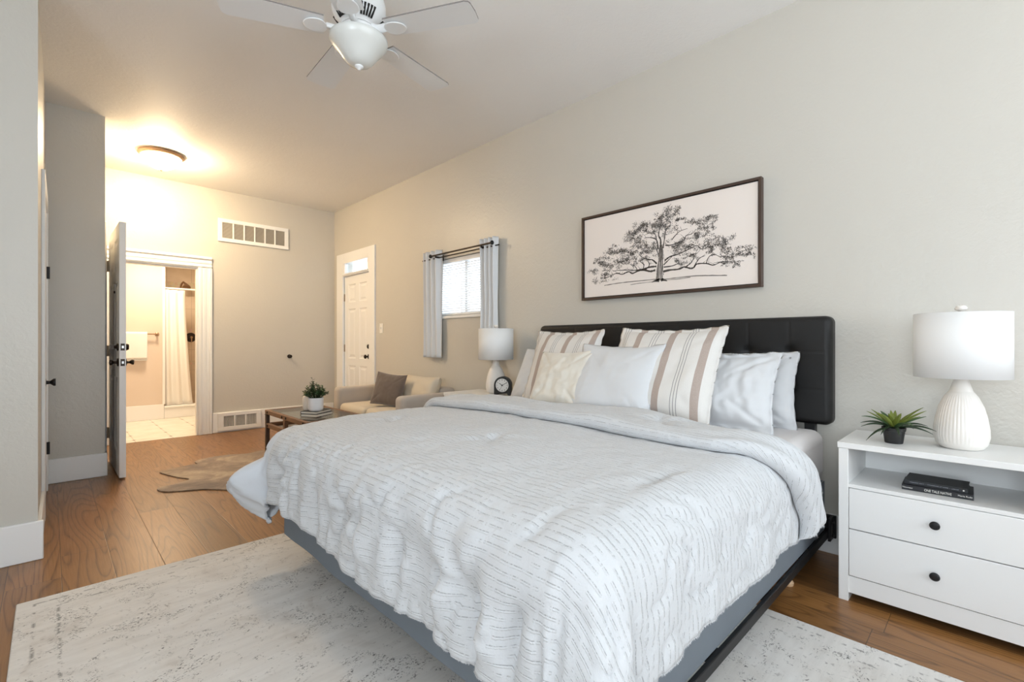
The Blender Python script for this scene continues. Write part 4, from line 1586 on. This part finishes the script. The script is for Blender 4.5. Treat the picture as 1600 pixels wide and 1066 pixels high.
hand('hour_hand', radians(-55), .030, .0022, -.0330)
hand('minute_hand', radians(60), .040, .0018, -.0337)
hand('alarm_hand', radians(205), .036, .0009, -.0326)
obj('hub', M().lathe([(.005, -.032), (.005, -.036), (0, -.036)], 16, (0, 0, .082), 'Y'), 'clock_black', dial)

# ------------------------------------------------------------------ framed tree drawing
t = thing('framed_picture', 'wide framed ink drawing of a spreading tree above the bed', 'picture', (D - .001, 1.562, 1.735))
AT = Matrix.Translation((-(D - .001), -1.562, -1.735))
ya, yb, za, zb = .927, 2.197, 1.421, 2.049
m = M(AT)
fw = .016
m.box(D - .042, D - .002, ya, yb, zb - fw, zb)
m.box(D - .042, D - .002, ya, yb, za, za + fw)
m.box(D - .042, D - .002, ya, ya + fw, za + fw, zb - fw)
m.box(D - .042, D - .002, yb - fw, yb, za + fw, zb - fw)
obj('frame', m, 'walnut', t, bevel=.002)
m = M(AT).box(D - .026, D - .006, ya + fw, yb - fw, za + fw, zb - fw)
obj('backing', m, 'dark_gap', t)
m = M(AT).box(D - .030, D - .026, ya + fw + .006, yb - fw - .006, za + fw + .006, zb - fw - .006)
cv_ = obj('canvas', m, 'canvas', t)
ART_TRUNK= [(1609, 1526), (1590, 1557), (1582, 1608), (1573, 1649), (1569, 1690), (1572, 1739), (1552, 1757), (1528, 1733), (1526, 1684), (1517, 1642), (1533, 1610), (1534, 1562), (1512, 1511), (1545, 1527), (1560, 1512), (1582, 1523)]
ART_BRANCH= [(12.1, [(1590, 1588), (1628, 1584), (1675, 1598), (1723, 1596), (1764, 1584), (1797, 1600), (1847, 1586), (1882, 1598), (1925, 1592), (1997, 1569)]), (9.7, [(1582, 1612), (1621, 1613), (1659, 1609), (1699, 1604), (1747, 1604), (1805, 1612), (1865, 1617), (1925, 1618)]), (7.5, [(1667, 1597), (1636, 1622), (1644, 1654), (1667, 1662)]), (7.6, [(1683, 1599), (1675, 1633), (1691, 1649), (1715, 1667)]), (9.7, [(1579, 1629), (1613, 1660), (1652, 1666), (1699, 1693)]), (5.8, [(1723, 1599), (1747, 1635), (1780, 1646)]), (6.0, [(1567, 1690), (1590, 1742), (1613, 1766)]), (8.4, [(1569, 1725), (1582, 1789), (1628, 1812), (1675, 1816)]), (6.1, [(1582, 1789), (1590, 1825), (1621, 1844), (1667, 1837)]), (10.7, [(1552, 1736), (1552, 1785), (1566, 1821), (1552, 1888), (1541, 1934)]), (8.3, [(1534, 1727), (1523, 1794), (1514, 1847), (1479, 1868)]), (8.2, [(1519, 1745), (1486, 1739), (1436, 1746), (1387, 1759), (1376, 1784), (1339, 1789), (1315, 1810)]), (5.8, [(1472, 1772), (1450, 1796), (1415, 1820), (1366, 1828)]), (9.4, [(1523, 1643), (1486, 1664), (1436, 1672), (1387, 1686), (1332, 1704), (1305, 1713)]), (8.3, [(1530, 1616), (1493, 1646), (1464, 1671)]), (7.1, [(1530, 1601), (1472, 1602), (1429, 1611), (1397, 1600)]), (11.8, [(1534, 1572), (1486, 1577), (1429, 1576), (1387, 1586), (1346, 1571), (1324, 1577), (1305, 1595), (1246, 1591), (1202, 1576), (1152, 1590), (1091, 1581)]), (6.6, [(1373, 1588), (1339, 1612), (1319, 1649), (1302, 1664)]), (6.4, [(1324, 1579), (1292, 1626), (1253, 1641)]), (5.2, [(1246, 1591), (1233, 1626), (1202, 1641), (1152, 1620), (1109, 1635)]), (4.8, [(1305, 1713), (1272, 1683), (1259, 1700), (1214, 1706)]), (5.1, [(1997, 1521), (1865, 1528), (1739, 1528), (1590, 1527)]), (3.3, [(1780, 1508), (1683, 1512), (1590, 1512)]), (5.3, [(1530, 1521), (1436, 1523), (1332, 1523), (1233, 1516), (1121, 1505)]), (3.5, [(1523, 1516), (1436, 1514), (1346, 1517)])]
ART_LEAF= [(1486, 1965, 51, 40), (1443, 1963, 28, 28), (1530, 1925, 44, 37), (1590, 1909, 46, 38), (1605, 1863, 61, 38), (1415, 1900, 35, 18), (1346, 1874, 34, 20), (1279, 1852, 33, 26), (1227, 1865, 38, 26), (1272, 1812, 39, 26), (1221, 1790, 32, 32), (1739, 1893, 49, 41), (1675, 1889, 32, 32), (1780, 1842, 50, 33), (1756, 1860, 41, 41), (1299, 1765, 33, 27), (1176, 1720, 50, 25), (1115, 1723, 36, 27), (1202, 1692, 51, 19), (1246, 1711, 39, 26), (1450, 1742, 50, 21), (1401, 1734, 56, 28), (1359, 1728, 34, 27), (1436, 1686, 57, 21), (1899, 1742, 78, 30), (1839, 1756, 42, 21), (1952, 1756, 36, 22), (1789, 1719, 41, 29), (2015, 1673, 55, 36), (2099, 1644, 38, 24), (1979, 1646, 45, 31), (2024, 1705, 46, 23), (1899, 1675, 52, 35), (1831, 1681, 51, 34), (1756, 1672, 41, 25), (2024, 1567, 55, 23), (1970, 1585, 36, 18), (1675, 1740, 47, 32), (1652, 1701, 47, 31), (1731, 1755, 48, 32), (1715, 1788, 48, 32), (1079, 1631, 48, 24), (1032, 1649, 46, 20), (997, 1620, 23, 17), (1109, 1616, 36, 18), (1067, 1568, 30, 12), (1121, 1580, 30, 12), (1214, 1662, 32, 19), (1332, 1652, 40, 27), (1401, 1634, 42, 28), (1145, 1671, 37, 18), (1628, 1754, 46, 31), (1545, 1880, 52, 30), (1486, 1842, 43, 29)]

XD = D - .0304
m = M(AT)
def flatpoly(pts, dx_=0.0, mi=0):
    m.add([(XD + dx_, y / 1000, z / 1000) for y, z in pts], [tuple(range(len(pts)))], None, mi)
ra = random.Random(12)
# trunk as horizontal slices between its left and right outlines
def ribbon(pts, w0, w1, dx_, mi=0, jit=0.0):
    P = [Vector(p) for p in pts]
    fine = []
    for i in range(len(P) - 1):
        p0, p1, p2, p3 = P[max(i - 1, 0)], P[i], P[i + 1], P[min(i + 2, len(P) - 1)]
        for s in range(5):
            u = s / 5
            fine.append(0.5 * ((2 * p1) + (p2 - p0) * u + (2 * p0 - 5 * p1 + 4 * p2 - p3) * u * u + (3 * p1 - p0 - 3 * p2 + p3) * u ** 3))
    fine.append(P[-1])
    n = len(fine)
    vs = []
    for i, p in enumerate(fine):
        d = (fine[min(i + 1, n - 1)] - fine[max(i - 1, 0)]).normalized()
        nn = Vector((-d.y, d.x))
        w = (w0 + (w1 - w0) * i / (n - 1)) / 2 * (1 + ra.uniform(-jit, jit))
        a, b = p + nn * w, p - nn * w
        vs += [(XD + dx_, a.x / 1000, a.y / 1000), (XD + dx_, b.x / 1000, b.y / 1000)]
    m.add(vs, [(2 * i, 2 * i + 1, 2 * i + 3, 2 * i + 2) for i in range(n - 1)], None, mi)
    return fine
ribbon([(1562, 1516), (1560, 1560), (1556, 1610), (1550, 1660), (1548, 1715), (1549, 1752)], 52, 22, 0, 1, .12)
for k in range(60):
    yy, zz = 1556 + ra.gauss(0, 13), ra.uniform(1520, 1720)
    ribbon([(yy, zz), (yy - 1.5, zz + 14), (yy - 2, zz + 30)], 3.2, 1.0, -.0001, 0, .3)
ribbon([(1562, 1518), (1590, 1516), (1618, 1509)], 26, 3, 0)
ribbon([(1548, 1520), (1528, 1517), (1505, 1507)], 26, 3, 0)
ribbon([(1548, 1524), (1549, 1600), (1542, 1650)], 3, 2, -.0002, 2)
ribbon([(1560, 1530), (1561, 1580), (1558, 1640)], 4, 3, -.0002, 2)
for w, pts in ART_BRANCH[:-4]:
    fine = ribbon(pts, w * 1.15, max(1.6, w * .3), -.0001, 0, .25)
    for q in range(max(2, len(fine) // 4)):
        p = fine[ra.randrange(len(fine) // 3, len(fine))]
        a = ra.uniform(0, 2 * pi)
        e1 = p + Vector((cos(a), abs(sin(a)) * .8)) * ra.uniform(12, 26)
        e2 = e1 + Vector((cos(a + ra.uniform(-.8, .8)), abs(sin(a))))* ra.uniform(10, 24)
        ribbon([p, e1, e2], 2.6, .8, -.0001, 0, .3)
for w, pts in ART_BRANCH[-4:]:
    ribbon(pts, w * .6, w * 1.0, -.0001, 1, .4)
    ribbon([(y, z - 3) for y, z in pts], w * .3, 1.0, -.0002, 0, .5)
nl = 0
for y, z, ry, rz in ART_LEAF:
    subs = [(ra.gauss(0, .62), ra.gauss(0, .62)) for _k in range(9)]
    for q in range(int(60 + ry * rz * .10)):
        sc_ = subs[ra.randrange(9)]
        py, pz = y + ry * (sc_[0] + ra.gauss(0, .24)), z + rz * (sc_[1] + ra.gauss(0, .24))
        if abs(py - 1562) > 612 or abs(pz - 1735) > 285:
            continue
        ta = ra.uniform(0, pi)
        l, w = ra.uniform(2.5, 8.0), ra.uniform(.7, 2.0)
        c, s = cos(ta), sin(ta)
        dx_ = -.0002 - .0001 * (nl % 3)
        nl += 1
        m.add([(XD + dx_, (py + c * l) / 1000, (pz + s * l) / 1000), (XD + dx_, (py - s * w) / 1000, (pz + c * w) / 1000),
               (XD + dx_, (py - c * l) / 1000, (pz - s * l) / 1000), (XD + dx_, (py + s * w) / 1000, (pz - c * w) / 1000)],
              [(0, 1, 2, 3)], None, 1 if ra.random() < .45 else 0)
obj('ink_drawing', m, ['ink', 'ink_soft', 'canvas'], cv_)

# ------------------------------------------------------------------ window dressing
BL = thing('window_blind', 'white slatted blind in the small window between the curtains', 'blind', (D + .035, 3.74, 1.38))
BTm = Matrix.Translation((-(D + .035), -3.74, -1.38))
m = M(BTm).box(D + .015, D + .055, WIN[0] + .01, WIN[1] - .01, 1.925, 1.965)
obj('headrail', m, 'blind', BL, bevel=.002)
m = M(BTm)
z = 1.408
while z < 1.92:
    T = Matrix.Translation((D + .035, 3.74, z)) @ Matrix.Rotation(radians(-32), 4, 'Y')
    mm = M(BTm @ T).box(-.0125, .0125, -.508, .508, -.0006, .0006)
    m.v += []
    n0 = len(m.v)
    m.v += mm.v
    m.f += [tuple(n0 + i for i in f) for f in mm.f]
    m.uv += mm.uv
    m.mi += mm.mi
    z += .0235
obj('slats', m, 'blind', BL)
m = M(BTm).box(D + .022, D + .048, WIN[0] + .01, WIN[1] - .01, 1.385, 1.400)
obj('bottom_rail', m, 'blind', BL, bevel=.002)
for y in (3.40, 3.74, 4.08):
    obj('ladder_cord', M(BTm).box(D + .020, D + .0215, y - .003, y + .003, 1.39, 1.93), 'blind', BL)
m = M(BTm).tube([(D + .008, 4.03, 1.93), (D - .004, 4.035, 1.60), (D - .012, 4.03, 1.13)], .004, 8)
obj('wand', m, 'plastic_white', BL, smooth=True)

ROD = thing('curtain_rod', 'thin dark double curtain rod above the small window', 'curtain rod', (2.84, 3.72, 2.0))
RT = Matrix.Translation((-2.84, -3.72, -2.0))
obj('rod', M(RT).tube([(2.832, 3.165, 2.0), (2.832, 4.09, 2.0)], .008, 12), 'bronze', ROD, smooth=True)
obj('rear_rod', M(RT).tube([(2.872, 3.10, 1.980), (2.872, 4.31, 1.980)], .006, 12), 'bronze', ROD, smooth=True)
for y, s in ((3.165, -1), (4.09, 1)):
    m = M(RT).lathe([(.008, 0), (.012, s * .004), (.019, s * .012), (.019, s * .020), (.012, s * .026), (0, s * .028)], 20, (2.832, y, 2.0), 'Y')
    obj('finial', m, 'black_metal', ROD, smooth=True)
for y in (3.30, 4.02):
    m = M(RT).box(2.828, 2.928, y - .005, y + .005, 1.974, 1.992)
    m.box(2.922, 2.929, y - .012, y + .012, 1.955, 2.015)
    obj('bracket', m, 'black_metal', ROD, bevel=.002)

def curtain(label, y0, y1, pin, seed):
    t = thing('window_curtain', label, 'curtain', (2.842, (y0 + y1) / 2, .945), 0, 'curtain panels of the small window')
    T = Matrix.Translation((-2.842, -(y0 + y1) / 2, -.945))
    n = 3.5
    def fn(u, v):
        w = 1 - pin * sin(pi * min(1, v * 1.15)) 
        y = (y0 + y1) / 2 + (u - .5) * (y1 - y0) * w
        x = 2.874 + (.024 + .005 * sin(v * 5 + seed)) * sin(u * n * 2 * pi + seed) + .006 * nz(u * 5, v * 4, seed)
        return (x, y, 2.062 - v * 1.115)
    m = M(T)
    m.grid(fn, 120, 40)
    obj('face_cloth', m, 'curtain', t, smooth='all', solid=.0015, soff=-1)
    def fb(u, v):
        x, y, z = fn(u, v)
        return (x + .005, y, z + .004 * v)
    m = M(T)
    m.grid(fb, 120, 40)
    obj('lining', m, 'curtain_back', t, smooth='all')
curtain('silver grey curtain panel on the left side of the small window', 3.985, 4.285, .03, .6)
curtain('silver grey curtain panel hanging behind the far lamp shade', 3.135, 3.345, .07, 2.1)

# ------------------------------------------------------------------ wall fittings
t = thing('return_air_vent', 'long white return air grille high on the far wall', 'vent', (1.88, F, 2.49))
T = Matrix.Translation((-1.88, -F, -2.49))
m = M(T)
xa, xb, z0, z1 = 1.47, 2.29, 2.35, 2.632
for a, b, c, d in ((xa, xb, z1 - .045, z1), (xa, xb, z0, z0 + .045), (xa, xa + .045, z0 + .045, z1 - .045), (xb - .045, xb, z0 + .045, z1 - .045)):
    m.box(a, b, F - .018, F, c, d)
for k in range(1, 6):
    c = xa + .045 + (xb - xa - .09) * k / 6
    m.box(c - .008, c + .008, F - .017, F, z0 + .045, z1 - .045)
obj('frame', m, 'white', t, bevel=.002)
m = M(T)
z = z0 + .05
while z < z1 - .05:
    m.add([(xa + .045, F - .012, z), (xb - .045, F - .012, z), (xb - .045, F - .003, z + .007), (xa + .045, F - .003, z + .007)], [(0, 1, 2, 3)])
    z += .0095
obj('louvers', m, 'wall', t, solid=.001)
obj('backing', M(T).box(xa + .04, xb - .04, F - .002, F - .0005, z0 + .04, z1 - .04), 'vent_back', t)

t = thing('floor_register', 'white baseboard air register at the foot of the far wall', 'vent', (1.72, F - .02, .13))
T = Matrix.Translation((-1.72, -F + .02, -.13))
m = M(T)
xa, xb, z0, z1 = 1.462, 1.945, .022, .240
for a, b, c, d in ((xa, xb, z1 - .04, z1), (xa, xb, z0, z0 + .045), (xa, xa + .06, z0 + .045, z1 - .04), (xb - .055, xb, z0 + .045, z1 - .04)):
    m.box(a, b, F - .045, F - .02, c, d)
for k in (1, 2):
    c = xa + .06 + (xb - xa - .115) * k / 3
    m.box(c - .010, c + .010, F - .044, F - .02, z0 + .045, z1 - .04)
obj('frame', m, 'white', t, bevel=.002)
m = M(T)
for k in range(30):
    c = xa + .063 + k * .0123
    m.box(c, c + .004, F - .038, F - .022, z0 + .045, z1 - .04)
obj('louvers', m, 'white', t)
obj('backing', M(T).box(xa + .05, xb - .05, F - .022, F - .0205, z0 + .04, z1 - .035), 'dark_gap', t)

m = M().lathe([(.026, 0), (.026, -.006), (.012, -.010), (.010, -.034), (.020, -.040), (.022, -.050), (.016, -.058), (0, -.060)], 20, (0, 0, 0), 'Y')
tag(obj('door_bumper', m, 'bronze', None, smooth=True, loc=(2.307, F, .92)), 'small round dark door bumper on the bare far wall', 'door bumper')

t = thing('light_switch', 'white light switch plate beside the corner door', 'light switch', (D, 5.30, 1.28))
obj('plate', M().box(-.006, 0, -.036, .036, -.060, .060), 'plastic_white', t, bevel=.002)
obj('toggle', M().box(-.016, -.006, -.006, .006, -.010, .014), 'plastic_white', t, bevel=.001)

# ------------------------------------------------------------------ ceiling light and fan
t = thing('flush_ceiling_light', 'lit round frosted ceiling light near the far wall', 'ceiling light', (.79, 5.77, H))
obj('pan', M().lathe([(.170, 0), (.188, -.006), (.192, -.020), (.180, -.034), (.166, -.042)], 48), 'brass', t, smooth=True)
obj('glass_bowl', M().lathe([(.166, -.040), (.150, -.075), (.118, -.112), (.070, -.142), (.02, -.155), (0, -.156)], 48), 'flush_bowl', t, smooth='all')
obj('finial', M().lathe([(.004, -.150), (.012, -.158), (.010, -.168), (.004, -.174), (0, -.176)], 16), 'brass', t, smooth=True)

fx, fy = 1.111, 2.235
t = thing('ceiling_fan', 'white five-blade ceiling fan with unlit glass bowl', 'ceiling fan', (fx, fy, H))
obj('canopy', M().lathe([(.075, 0), (.075, -.015), (.05, -.055), (.02, -.07), (.02, -.12)], 40), 'fan_white', t, smooth=True)
mh = M().lathe([(.03, -.115), (.085, -.122), (.120, -.140), (.130, -.175), (.130, -.215), (.118, -.250), (.085, -.285), (.085, -.300)], 60)
mo = obj('motor_housing', mh, 'fan_white', t, smooth=True, angle=50)
for k in range(5):
    for j in range(-2, 3):
        a = radians(85 - 36 - 72 * k) + j * .135
        c, s = cos(a), sin(a)
        p = [(.1262 * c, .1262 * s, -.236), (.0935 * c, .0935 * s, -.279)]
        obj('cooling_slot', M().tube([p[0], p[1]], .0052, 6), 'dark_gap', mo)
obj('switch_housing', M().lathe([(.086, -.303), (.086, -.335), (.070, -.345), (.070, -.356)], 40), 'fan_white', t, smooth=True)
obj('glass_bowl', M().lathe([(.128, -.345), (.140, -.352), (.139, -.368), (.122, -.393), (.098, -.420), (.080, -.446), (.058, -.470), (.028, -.483), (0, -.486)], 48), 'fan_bowl', t, smooth='all')
obj('finial', M().lathe([(.022, -.480), (.020, -.490), (.010, -.497), (.005, -.503), (0, -.504)], 18), 'fan_white', t, smooth=True)
for k in range(5):
    A = radians(85.2 - 72 * k)
    T = Matrix.Rotation(A, 4, 'Z')
    br = M(T)
    br.tube([(.07, 0, -.303), (.11, 0, -.318), (.155, 0, -.312)], [.016, .014, .012], 10, flat=1.6)
    bp = []
    for q in range(24):
        aa = 2 * pi * q / 24
        rr = .052 * (1 + .16 * cos(aa))
        bp.append((.195 + rr * 1.05 * cos(aa), .050 * sin(aa)))
    br.T = T @ Matrix.Translation((0, 0, -.322)) @ Matrix.Rotation(radians(3), 4, 'X')
    br.prism(bp, -.006, 0)
    b0 = obj('blade_bracket', br, 'fan_white', t, bevel=.003, smooth=True)
    bl = []
    r0, r1, w0, w1, rc = .165, .612, .066, .082, .024
    bl = [(r0, -w0), (r1 - rc, -w1), (r1 - .006, -w1 + .008), (r1, -w1 + rc), (r1 + .004, 0), (r1, w1 - rc), (r1 - .006, w1 - .008), (r1 - rc, w1), (r0, w0)]
    m = M(T @ Matrix.Translation((0, 0, -.318)) @ Matrix.Rotation(radians(3), 4, 'X'))
    m.prism(bl, 0, .007)
    m.mi = [0, 0] + [1] * (len(m.mi) - 2)
    obj('blade', m, ['fan_white', 'blade_edge'], t)

# ------------------------------------------------------------------ sofa, throw pillow
t = thing('loveseat', 'beige two-seat sofa under the small window', 'sofa', (2.55, 4.32, 0))
T = Matrix.Translation((-2.55, -4.32, 0))
for y0, y1 in ((4.885, 5.025), (3.615, 3.755)):
    obj('arm', M(T).box(2.195, 2.885, y0, y1, .10, .625), 'sofa', t, bevel=.045, seg=5)
obj('backrest', M(T).box(2.72, 2.895, 3.755, 4.885, .12, .66), 'sofa', t, bevel=.04, seg=4)
obj('seat_base', M(T).box(2.215, 2.74, 3.755, 4.885, .12, .30), 'sofa', t, bevel=.02, seg=3)
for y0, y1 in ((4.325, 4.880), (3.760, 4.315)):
    obj('seat_cushion', M(T).box(2.195, 2.70, y0, y1, .302, .462), 'sofa_lit', t, bevel=.05, seg=5)
def cushion(y0, y1, seed):
    m = M(T)
    c, h = (y0 + y1) / 2, (y1 - y0) / 2
    for s in (1, -1):
        def fn(u, v, s=s):
            U, V = 2 * u - 1, 2 * v - 1
            e = ((1 - abs(U) ** 5) * (1 - abs(V) ** 4)) ** .4
            x = 2.605 + .10 * (v) - s * (.085 * e + .004 * nz(U * 3 + seed, V * 3))
            return (x, c + h * U * (1 - .03 * (1 - V * V)), .61 + .155 * V * (1 - .05 * (1 - U * U)))
        m.grid(fn, 36, 28, flip=(s < 0))
    return obj('back_cushion', m, 'sofa_lit', t, smooth='all', weld=.0006)
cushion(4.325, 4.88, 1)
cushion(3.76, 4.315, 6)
for x in (2.25, 2.83):
    for y in (3.66, 4.98):
        obj('leg', M(T).lathe([(.014, 0.0), (.024, .105)], 14, (x, y, 0)), 'walnut', t, smooth=True)
pillow('throw_pillow', 'brown velvet throw pillow with dark piping leaning on the beige sofa', 'pillow', .37, .34, .13, (2.40, 4.27, .466), 16, 24, -5, 'throw', 0.0, 31, 1.0, .07)

# ------------------------------------------------------------------ coffee table and what stands on it
t = thing('coffee_table', 'brown wood and glass coffee table with black metal corners', 'table', (1.77, 4.46, 0))
T = Matrix.Translation((-1.77, -4.46, 0))
xa, xb, y0, y1 = 1.50, 2.04, 3.94, 4.98
m = M(T)
for a, b, c, d in ((xa, xa + .035, y0, y1), (xb - .035, xb, y0, y1), (xa + .035, xb - .035, y0, y0 + .035), (xa + .035, xb - .035, y1 - .035, y1)):
    m.box(a, b, c, d, .408, .448)
obj('top_frame', m, 'table_wood', t, bevel=.003)
obj('glass_top', M(T).box(xa + .030, xb - .030, y0 + .030, y1 - .030, .438, .4465), 'table_glass', t)
for x in (xa, xb - .035):
    for y in (y0, y1 - .035):
        lg = obj('leg', M(T).box(x, x + .035, y, y + .035, 0.0095, .408), 'walnut', t, bevel=.003)
    obj('middle_post', M(T).box(x, x + .032, 4.44, 4.48, .320, .408), 'table_wood', t, bevel=.002)
m = M(T)
for a, b, c, d in ((xa + .002, xa + .033, y0 + .035, y1 - .035), (xb - .033, xb - .002, y0 + .035, y1 - .035), (xa + .035, xb - .035, y0 + .002, y0 + .033), (xa + .035, xb - .035, y1 - .033, y1 - .002)):
    m.box(a, b, c, d, .280, .320)
obj('lower_rail', m, 'table_wood', t, bevel=.003)
obj('shelf', M(T).box(xa + .033, xb - .033, y0 + .033, y1 - .033, .292, .300), 'table_glass', t)
for y in (y0 + .02, 4.46, y1 - .02):
    for z in (.30, .428):
        for dy_ in (-.05, .05):
            if y0 < y + dy_ < y1:
                k = M(T).lathe([(.012, xa), (.012, xa - .004), (.004, xa - .007), (0, xa - .007)], 10, (0, y + dy_, z), 'X')
                obj('stud', k, 'black_metal', t, smooth=True)
for y in (y0, y1):
    for x in (xa, xb):
        sx, sy = (1 if x == xa else -1), (1 if y == y0 else -1)
        m = M(T)
        a, b = sorted((x - sx * .002, x + sx * .045))
        c, d = sorted((y - sy * .002, y + sy * .045))
        m.box(a, b, c, d, .400, .406)
        obj('corner_plate', m, 'black_metal', t)
bk1 = book('brown-covered book lying on the coffee table under the pot', (1.72, 4.27, .4485), radians(-60), .225, .165, .026, 'walnut', 'books on the coffee table')
bk2 = book('dark-covered book directly under the white plant pot', (1.715, 4.272, .4750), radians(-57), .22, .160, .022, 'book_black', 'books on the coffee table')
t = thing('potted_plant', 'bushy green plant in a white ceramic pot on the coffee table', 'plant', (1.684, 4.205, .4973))
obj('pot', M().lathe([(.0, 0), (.044, 0), (.056, .008), (.064, .026), (.065, .118), (.060, .119), (.058, .108), (0, .105)], 40), 'pot_white', t, smooth=True)
obj('soil', M().lathe([(.0575, .1085), (0, .112)], 24), 'soil', t, smooth=True)
rp = random.Random(8)
ms, ml = M(), M()
for k in range(80):
    a, r = rp.uniform(0, 2 * pi), sqrt(rp.random())
    tip = Vector((cos(a) * r * .105, sin(a) * r * .105, .155 + .105 * (1 - r ** 1.5) * rp.uniform(.6, 1.1) + rp.uniform(-.015, .02)))
    if k == 0:
        tip = Vector((-.02, .03, .285))
    b0 = Vector((cos(a) * r * .03, sin(a) * r * .03, .105))
    mid = (b0 + tip) / 2 + Vector((cos(a), sin(a), 0)) * .012 + Vector((0, 0, .012))
    ms.tube([b0, mid, tip], [.0018, .0014, .0008], 5)
    for q in range(9):
        u = .35 + .65 * q / 8
        p = b0.lerp(mid, min(1, u * 2)) if u < .5 else mid.lerp(tip, (u - .5) * 2)
        la, le = rp.uniform(0, 2 * pi), rp.uniform(-.3, .8)
        d = Vector((cos(la) * cos(le), sin(la) * cos(le), sin(le)))
        sd = d.cross(Vector((0, 0, 1))).normalized()
        upv = sd.cross(d)
        L_, W_ = rp.uniform(.018, .030), rp.uniform(.007, .011)
        ml.add([p, p + d * L_ * .5 + sd * W_ + upv * .002, p + d * L_, p + d * L_ * .5 - sd * W_ + upv * .002, p + d * L_ * .5 - upv * .001],
               [(0, 4, 1), (1, 4, 2), (2, 4, 3), (3, 4, 0)], None, 1 if rp.random() < .35 else 0)
obj('stems', ms, 'leaf_dark', t, smooth=True)
obj('foliage', ml, ['leaf', 'leaf_dark'], t)
t = M().lathe([(.0, 0), (.034, 0), (.038, .006), (.040, .10), (.034, .122), (.020, .130), (0, .132)], 32)
tag(obj('ceramic_canister', t, 'cup', None, smooth=True, loc=(1.662, 4.345, .4973)), 'cream rounded ceramic canister just left of the white plant pot', 'canister')
